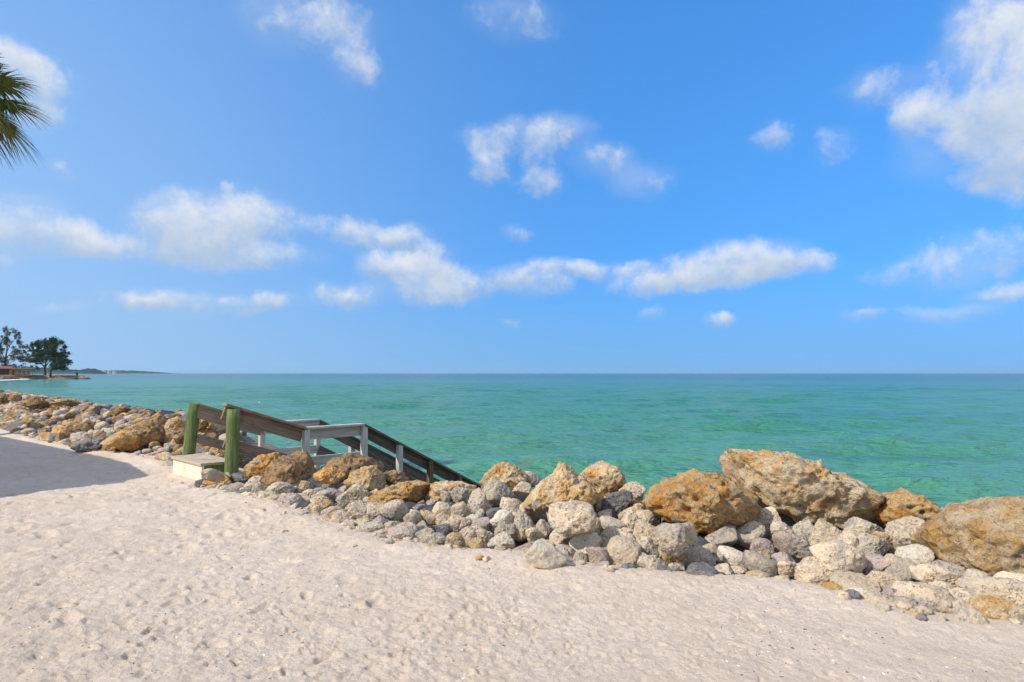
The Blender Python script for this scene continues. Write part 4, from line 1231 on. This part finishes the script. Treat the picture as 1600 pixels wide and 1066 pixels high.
# breaking wash on the shore of the point
FOAM = flat_material('white_foam', (0.8, 0.82, 0.82), 0.8, 0.08, 0.6)
V = []; Fc = []
g_f = np.random.default_rng(4)
for k in range(70):
    px = g_f.uniform(2, 44); dist = np.interp(px, [0, 45], [262, 308]) + g_f.normal(0, 1.6)
    l, w_ = g_f.uniform(0.4, 2.0), g_f.uniform(0.3, 0.9); b = len(V)
    for q in range(8):
        a = q * math.pi / 4; V.append((fx(px, dist) + l * math.cos(a), dist + w_ * 1.5 * math.sin(a), SEA_Z + 0.12))
    V.append((fx(px, dist), dist, SEA_Z + 0.12 + g_f.uniform(0.12, 0.3)))
    for q in range(8): Fc.append((b + q, b + (q + 1) % 8, b + 8))
o = obj('sea_foam', mesh_from('sea_foam', V, Fc), FOAM); tag(o, 'white wash breaking on the shore of the far point', 'foam', kind='stuff')

# ------------------------------------------------------------------ distant coast
def far_coast():
    g = np.random.default_rng(12)
    V = []; Fc = []
    def ridge(px0, px1, dist, top, seed, depth=120):
        n = int((px1 - px0) * 5); b = len(V)
        xs = np.linspace(px0, px1, n)
        h = np.array([np.interp(x, [a for a, _ in top], [c for _, c in top]) for x in xs])
        q = np.stack([xs * 0.9, np.zeros(n), np.full(n, seed)], 1).astype(float)
        h = h * (1 + 0.30 * fbm(q * 0.33, 3, 0.6, seed=seed) + 0.22 * fbm(q * 1.3, 3, 0.7, seed=seed + 4))
        rows = [(0.0, 0.0), (0.12, 0.55), (0.3, 0.9), (0.5, 1.0), (0.8, 0.7), (1.0, 0.0)]
        for (dy, hh) in rows:
            for x, hv in zip(xs, h):
                V.append((fx(x, dist), dist + dy * depth, SEA_Z - 0.5 + max(0.2, hv) * hh * dist / F_PX * (1 + 0.1 * g.normal() * (hh > 0))))
        for r in range(len(rows) - 1):
            for i in range(n - 1):
                a = b + r * n + i; Fc.append((a, a + 1, a + n + 1, a + n))
    ridge(-60, 142, 2500, [(-60, 8), (40, 9), (90, 7), (104, 5), (112, 5.5), (122, 7.0), (132, 6.6), (138, 4.2), (142, 1.8)], 31)
    ridge(120, 238, 3900, [(120, 3), (140, 3.8), (160, 4.2), (190, 3.6), (215, 2.4), (230, 1.5), (238, 0.6)], 37, 300)
    o = obj('far_coast_woods', mesh_from('far_coast_woods', V, Fc), LEAF_FAR)
    tag(o, 'hazy wooded coast on the horizon beyond the far point', 'woods', kind='stuff')
far_coast()
CREAM = flat_material('cream_wall', (0.72, 0.64, 0.52), 0.8, 0.06); DB = 3850.0
for k, (px0, px1, py0) in enumerate(((147, 150, 579.2), (153, 157, 578.4), (160, 163.5, 579.0), (168, 171, 579.4), (176, 180, 579.8))):
    b_ = empty('apartment_building', (fx(px0, DB), DB, SEA_Z)); sc_ = DB / F_PX
    wd, ht = (px1 - px0) * sc_, fz(py0, DB) - SEA_Z
    mb = MB(); mb.box(0, wd, 0, 18, 0, ht); mb.build('wall', CREAM, b_)
    mb = MB(); mb.box(-0.6, wd + 0.6, -0.6, 18.6, ht + 0.05, ht + 1.3); mb.build('roof', ROOF, b_)
    for r in range(3):
        mb = MB(); mb.box(0.8, wd - 0.8, -0.3, -0.05, ht * (0.3 + 0.22 * r), ht * (0.3 + 0.22 * r) + 1.6); mb.build('window_band', GLASS, b_)
    tag(b_, f'tiny cream building on the hazy far coast, {ORD[k]} from the left', 'building', 'buildings on the far coast')

# ------------------------------------------------------------------ small white floats on the water
FLOATM = flat_material('white_float_plastic', (0.82, 0.82, 0.80), 0.4, 0.03)
for (px, py, r, lab) in ((1004, 720, 0.085, 'small white float on the water behind the dark grey rock on the crest'), (405, 631, 0.16, 'tiny white float on the sea above the stair railing')):
    d = ray(px, py); k = (SEA_Z + 0.03 - EYE) / d[2]
    root = empty('mooring_float', (d[0] * k, d[1] * k, SEA_Z)); tag(root, lab, 'float', 'floats on the sea')
    prof = [(0.02, -0.7), (0.6, -0.55), (0.95, -0.1), (1.0, 0.25), (0.8, 0.65), (0.35, 0.92), (0.14, 1.0), (0.12, 1.25)]
    mb = MB(); mb.tube([(0, 0, z * r) for _, z in prof], [q * r for q, _ in prof], 16); mb.build('body', FLOATM, root, smooth=True)
    mb = MB(); mb.tube([(0, 0, 1.22 * r), (0, 0, 1.6 * r)], [0.2 * r, 0.2 * r], 10); mb.build('eye_ring', FLOATM, root)

# ------------------------------------------------------------------ fan palm whose crown reaches into the picture at upper left
DP = 16.0
palm_top = at(-62, 132, DP)
PALM = leaf_material('palm_leaf', (0.13, 0.16, 0.04), (0.23, 0.25, 0.075), (0.28, 0.22, 0.10))
PALM_DRY = leaf_material('dry_palm_leaf', (0.20, 0.14, 0.07), (0.28, 0.20, 0.11), (0.14, 0.10, 0.05))
palm = empty('fan_palm', (palm_top[0], palm_top[1], 0)); tag(palm, 'green fan palm reaching in at the upper left edge', 'palm')
mb = MB(); n = 14
mb.tube([(0.25 * math.sin(i * 0.2), 0.1 * i / n, -0.4 + (palm_top[2] + 0.2) * i / (n - 1)) for i in range(n)], [0.24 - 0.05 * i / n + 0.02 * (i % 2) for i in range(n)], 14)
mb.build('trunk', BARK, palm, smooth=True)
def fan_leaf(direction, length, petiole, seed, mat, up=Vector((0, 0, 1))):
    g = np.random.default_rng(seed)
    f = Vector(direction).normalized(); side = f.cross(up).normalized(); nn = side.cross(f).normalized()
    top = Vector((0.25 * math.sin((n - 1) * 0.2), 0.1, palm_top[2] - 0.2))
    mb = MB(); hub = top + f * petiole + Vector((0, 0, -0.12 * petiole))
    mb.tube([top, (top + hub) / 2 + Vector((0, 0, 0.06)), hub], [0.035, 0.022, 0.014], 6)
    nseg = 44
    for k in range(nseg):
        a = (k / (nseg - 1) - 0.5) * math.radians(230)
        d = (f * math.cos(a) + side * math.sin(a))
        L = length * (0.72 + 0.28 * math.cos(a)) * g.uniform(0.86, 1.08)
        fold = nn * (0.05 * (1 if k % 2 else -1)) + Vector((0, 0, 0.10 * abs(math.sin(a))))
        wv = d.cross(nn).normalized()
        p0 = hub; b = len(mb.v); rows = 7
        droop = g.uniform(0.12, 0.38) * length
        twist = g.uniform(-0.10, 0.10)
        for r in range(rows):
            t = r / (rows - 1)
            wd = length * 0.022 * (0.35 + 1.15 * min(1, t * 3.0)) * (1 - t ** 1.6) + 0.0015
            c = p0 + (d + fold * (1 - t) * 0.6) * (L * t) - Vector((0, 0, 1)) * droop * t ** 2.6 + wv * twist * L * t * t
            ridge = nn * (0.35 * wd)
            mb.v += [tuple(c - wv * wd), tuple(c + ridge), tuple(c + wv * wd)]
        for r in range(rows - 1):
            q = b + r * 3
            mb.f += [(q, q + 1, q + 4, q + 3), (q + 1, q + 2, q + 5, q + 4)]
    return mb.build('frond', mat, palm, smooth=False)
gp = np.random.default_rng(19)
for k in range(22):
    a = 2.399 * k; e = math.radians(np.interp(k, [0, 21], [-58, 72]) + gp.uniform(-8, 8))
    fan_leaf((math.cos(a) * math.cos(e), math.sin(a) * math.cos(e), math.sin(e)), gp.uniform(1.0, 1.25), gp.uniform(0.6, 0.9), k, PALM if e > -0.95 else PALM_DRY)

# ------------------------------------------------------------------ pavilion added out of view; its roof is shaped to cast the sand shadow
PV = empty('added_shade_pavilion', (0, 0, 0)); tag(PV, 'unseen pavilion added left of the view to cast the sand shadow', 'pavilion')
HR = 3.0
shift = -(-SUN_H) * HR / math.tan(SUN_EL)
def from_shadow(px, py):
    d = ray(px, py); k = -EYE / d[2]
    return np.array([d[0] * k, d[1] * k]) + SUN_H * HR / math.tan(SUN_EL)
c0 = from_shadow(218, 744); c1 = from_shadow(186, 724.5); c2 = from_shadow(128, 711.5); c3 = from_shadow(4, 686)
c4 = from_shadow(176, 755); c5 = from_shadow(60, 768.5); c6 = from_shadow(-4, 775.5)
far_end = c3 + (c3 - c2) / np.linalg.norm(c3 - c2) * 3.0
near_end = c6 + (c6 - c5) / np.linalg.norm(c6 - c5) * 1.2
back = np.array([-0.62, -0.78]) * 5.0
poly = [near_end, c6, c5, c4, c0, c1, c2, c3, far_end, far_end + np.array([-2.0, -2.6]), near_end + np.array([-3.2, 1.4])]
m_ = len(poly); mb = MB()
ctr = np.mean(poly, axis=0)
mb.v = [(p[0], p[1], HR) for p in poly] + [(p[0], p[1], HR + 0.12) for p in poly] + [(ctr[0], ctr[1], HR + 0.8)]
for i in range(m_):
    j = (i + 1) % m_
    mb.f.append((i, j, m_ + j, m_ + i)); mb.f.append((m_ + i, m_ + j, 2 * m_))
mb.f.append(tuple(range(m_ - 1, -1, -1)))
mb.build('roof', WB['brown'], PV)
for q in (c5 * 0.75 + ctr * 0.25, c1 * 0.7 + ctr * 0.3, far_end * 0.8 + ctr * 0.2, near_end * 0.75 + ctr * 0.25):
    mb = MB(); mb.box(q[0] - 0.08, q[0] + 0.08, q[1] - 0.08, q[1] + 0.08, -0.3, HR + 0.05); mb.build('post', POST_GREY, PV)

# ------------------------------------------------------------------ sea air
hz = MB(); hz.box(-31000, 31000, -31000, 31000, -6.5, 36)
hm = bpy.data.materials.new('sea_air'); hm.use_nodes = True
ht = NT(hm.node_tree); ht.n.clear()
ho = ht.node('ShaderNodeOutputMaterial'); pv = ht.node('ShaderNodeVolumePrincipled')
pv.inputs['Color'].default_value = (0.60, 0.79, 0.93, 1); pv.inputs['Density'].default_value = 0.55e-4; pv.inputs['Anisotropy'].default_value = 0.2
ht.l.new(pv.outputs[0], ho.inputs['Volume'])
o = hz.build('haze', hm); tag(o, 'thin pale sea haze', 'haze', kind='stuff')
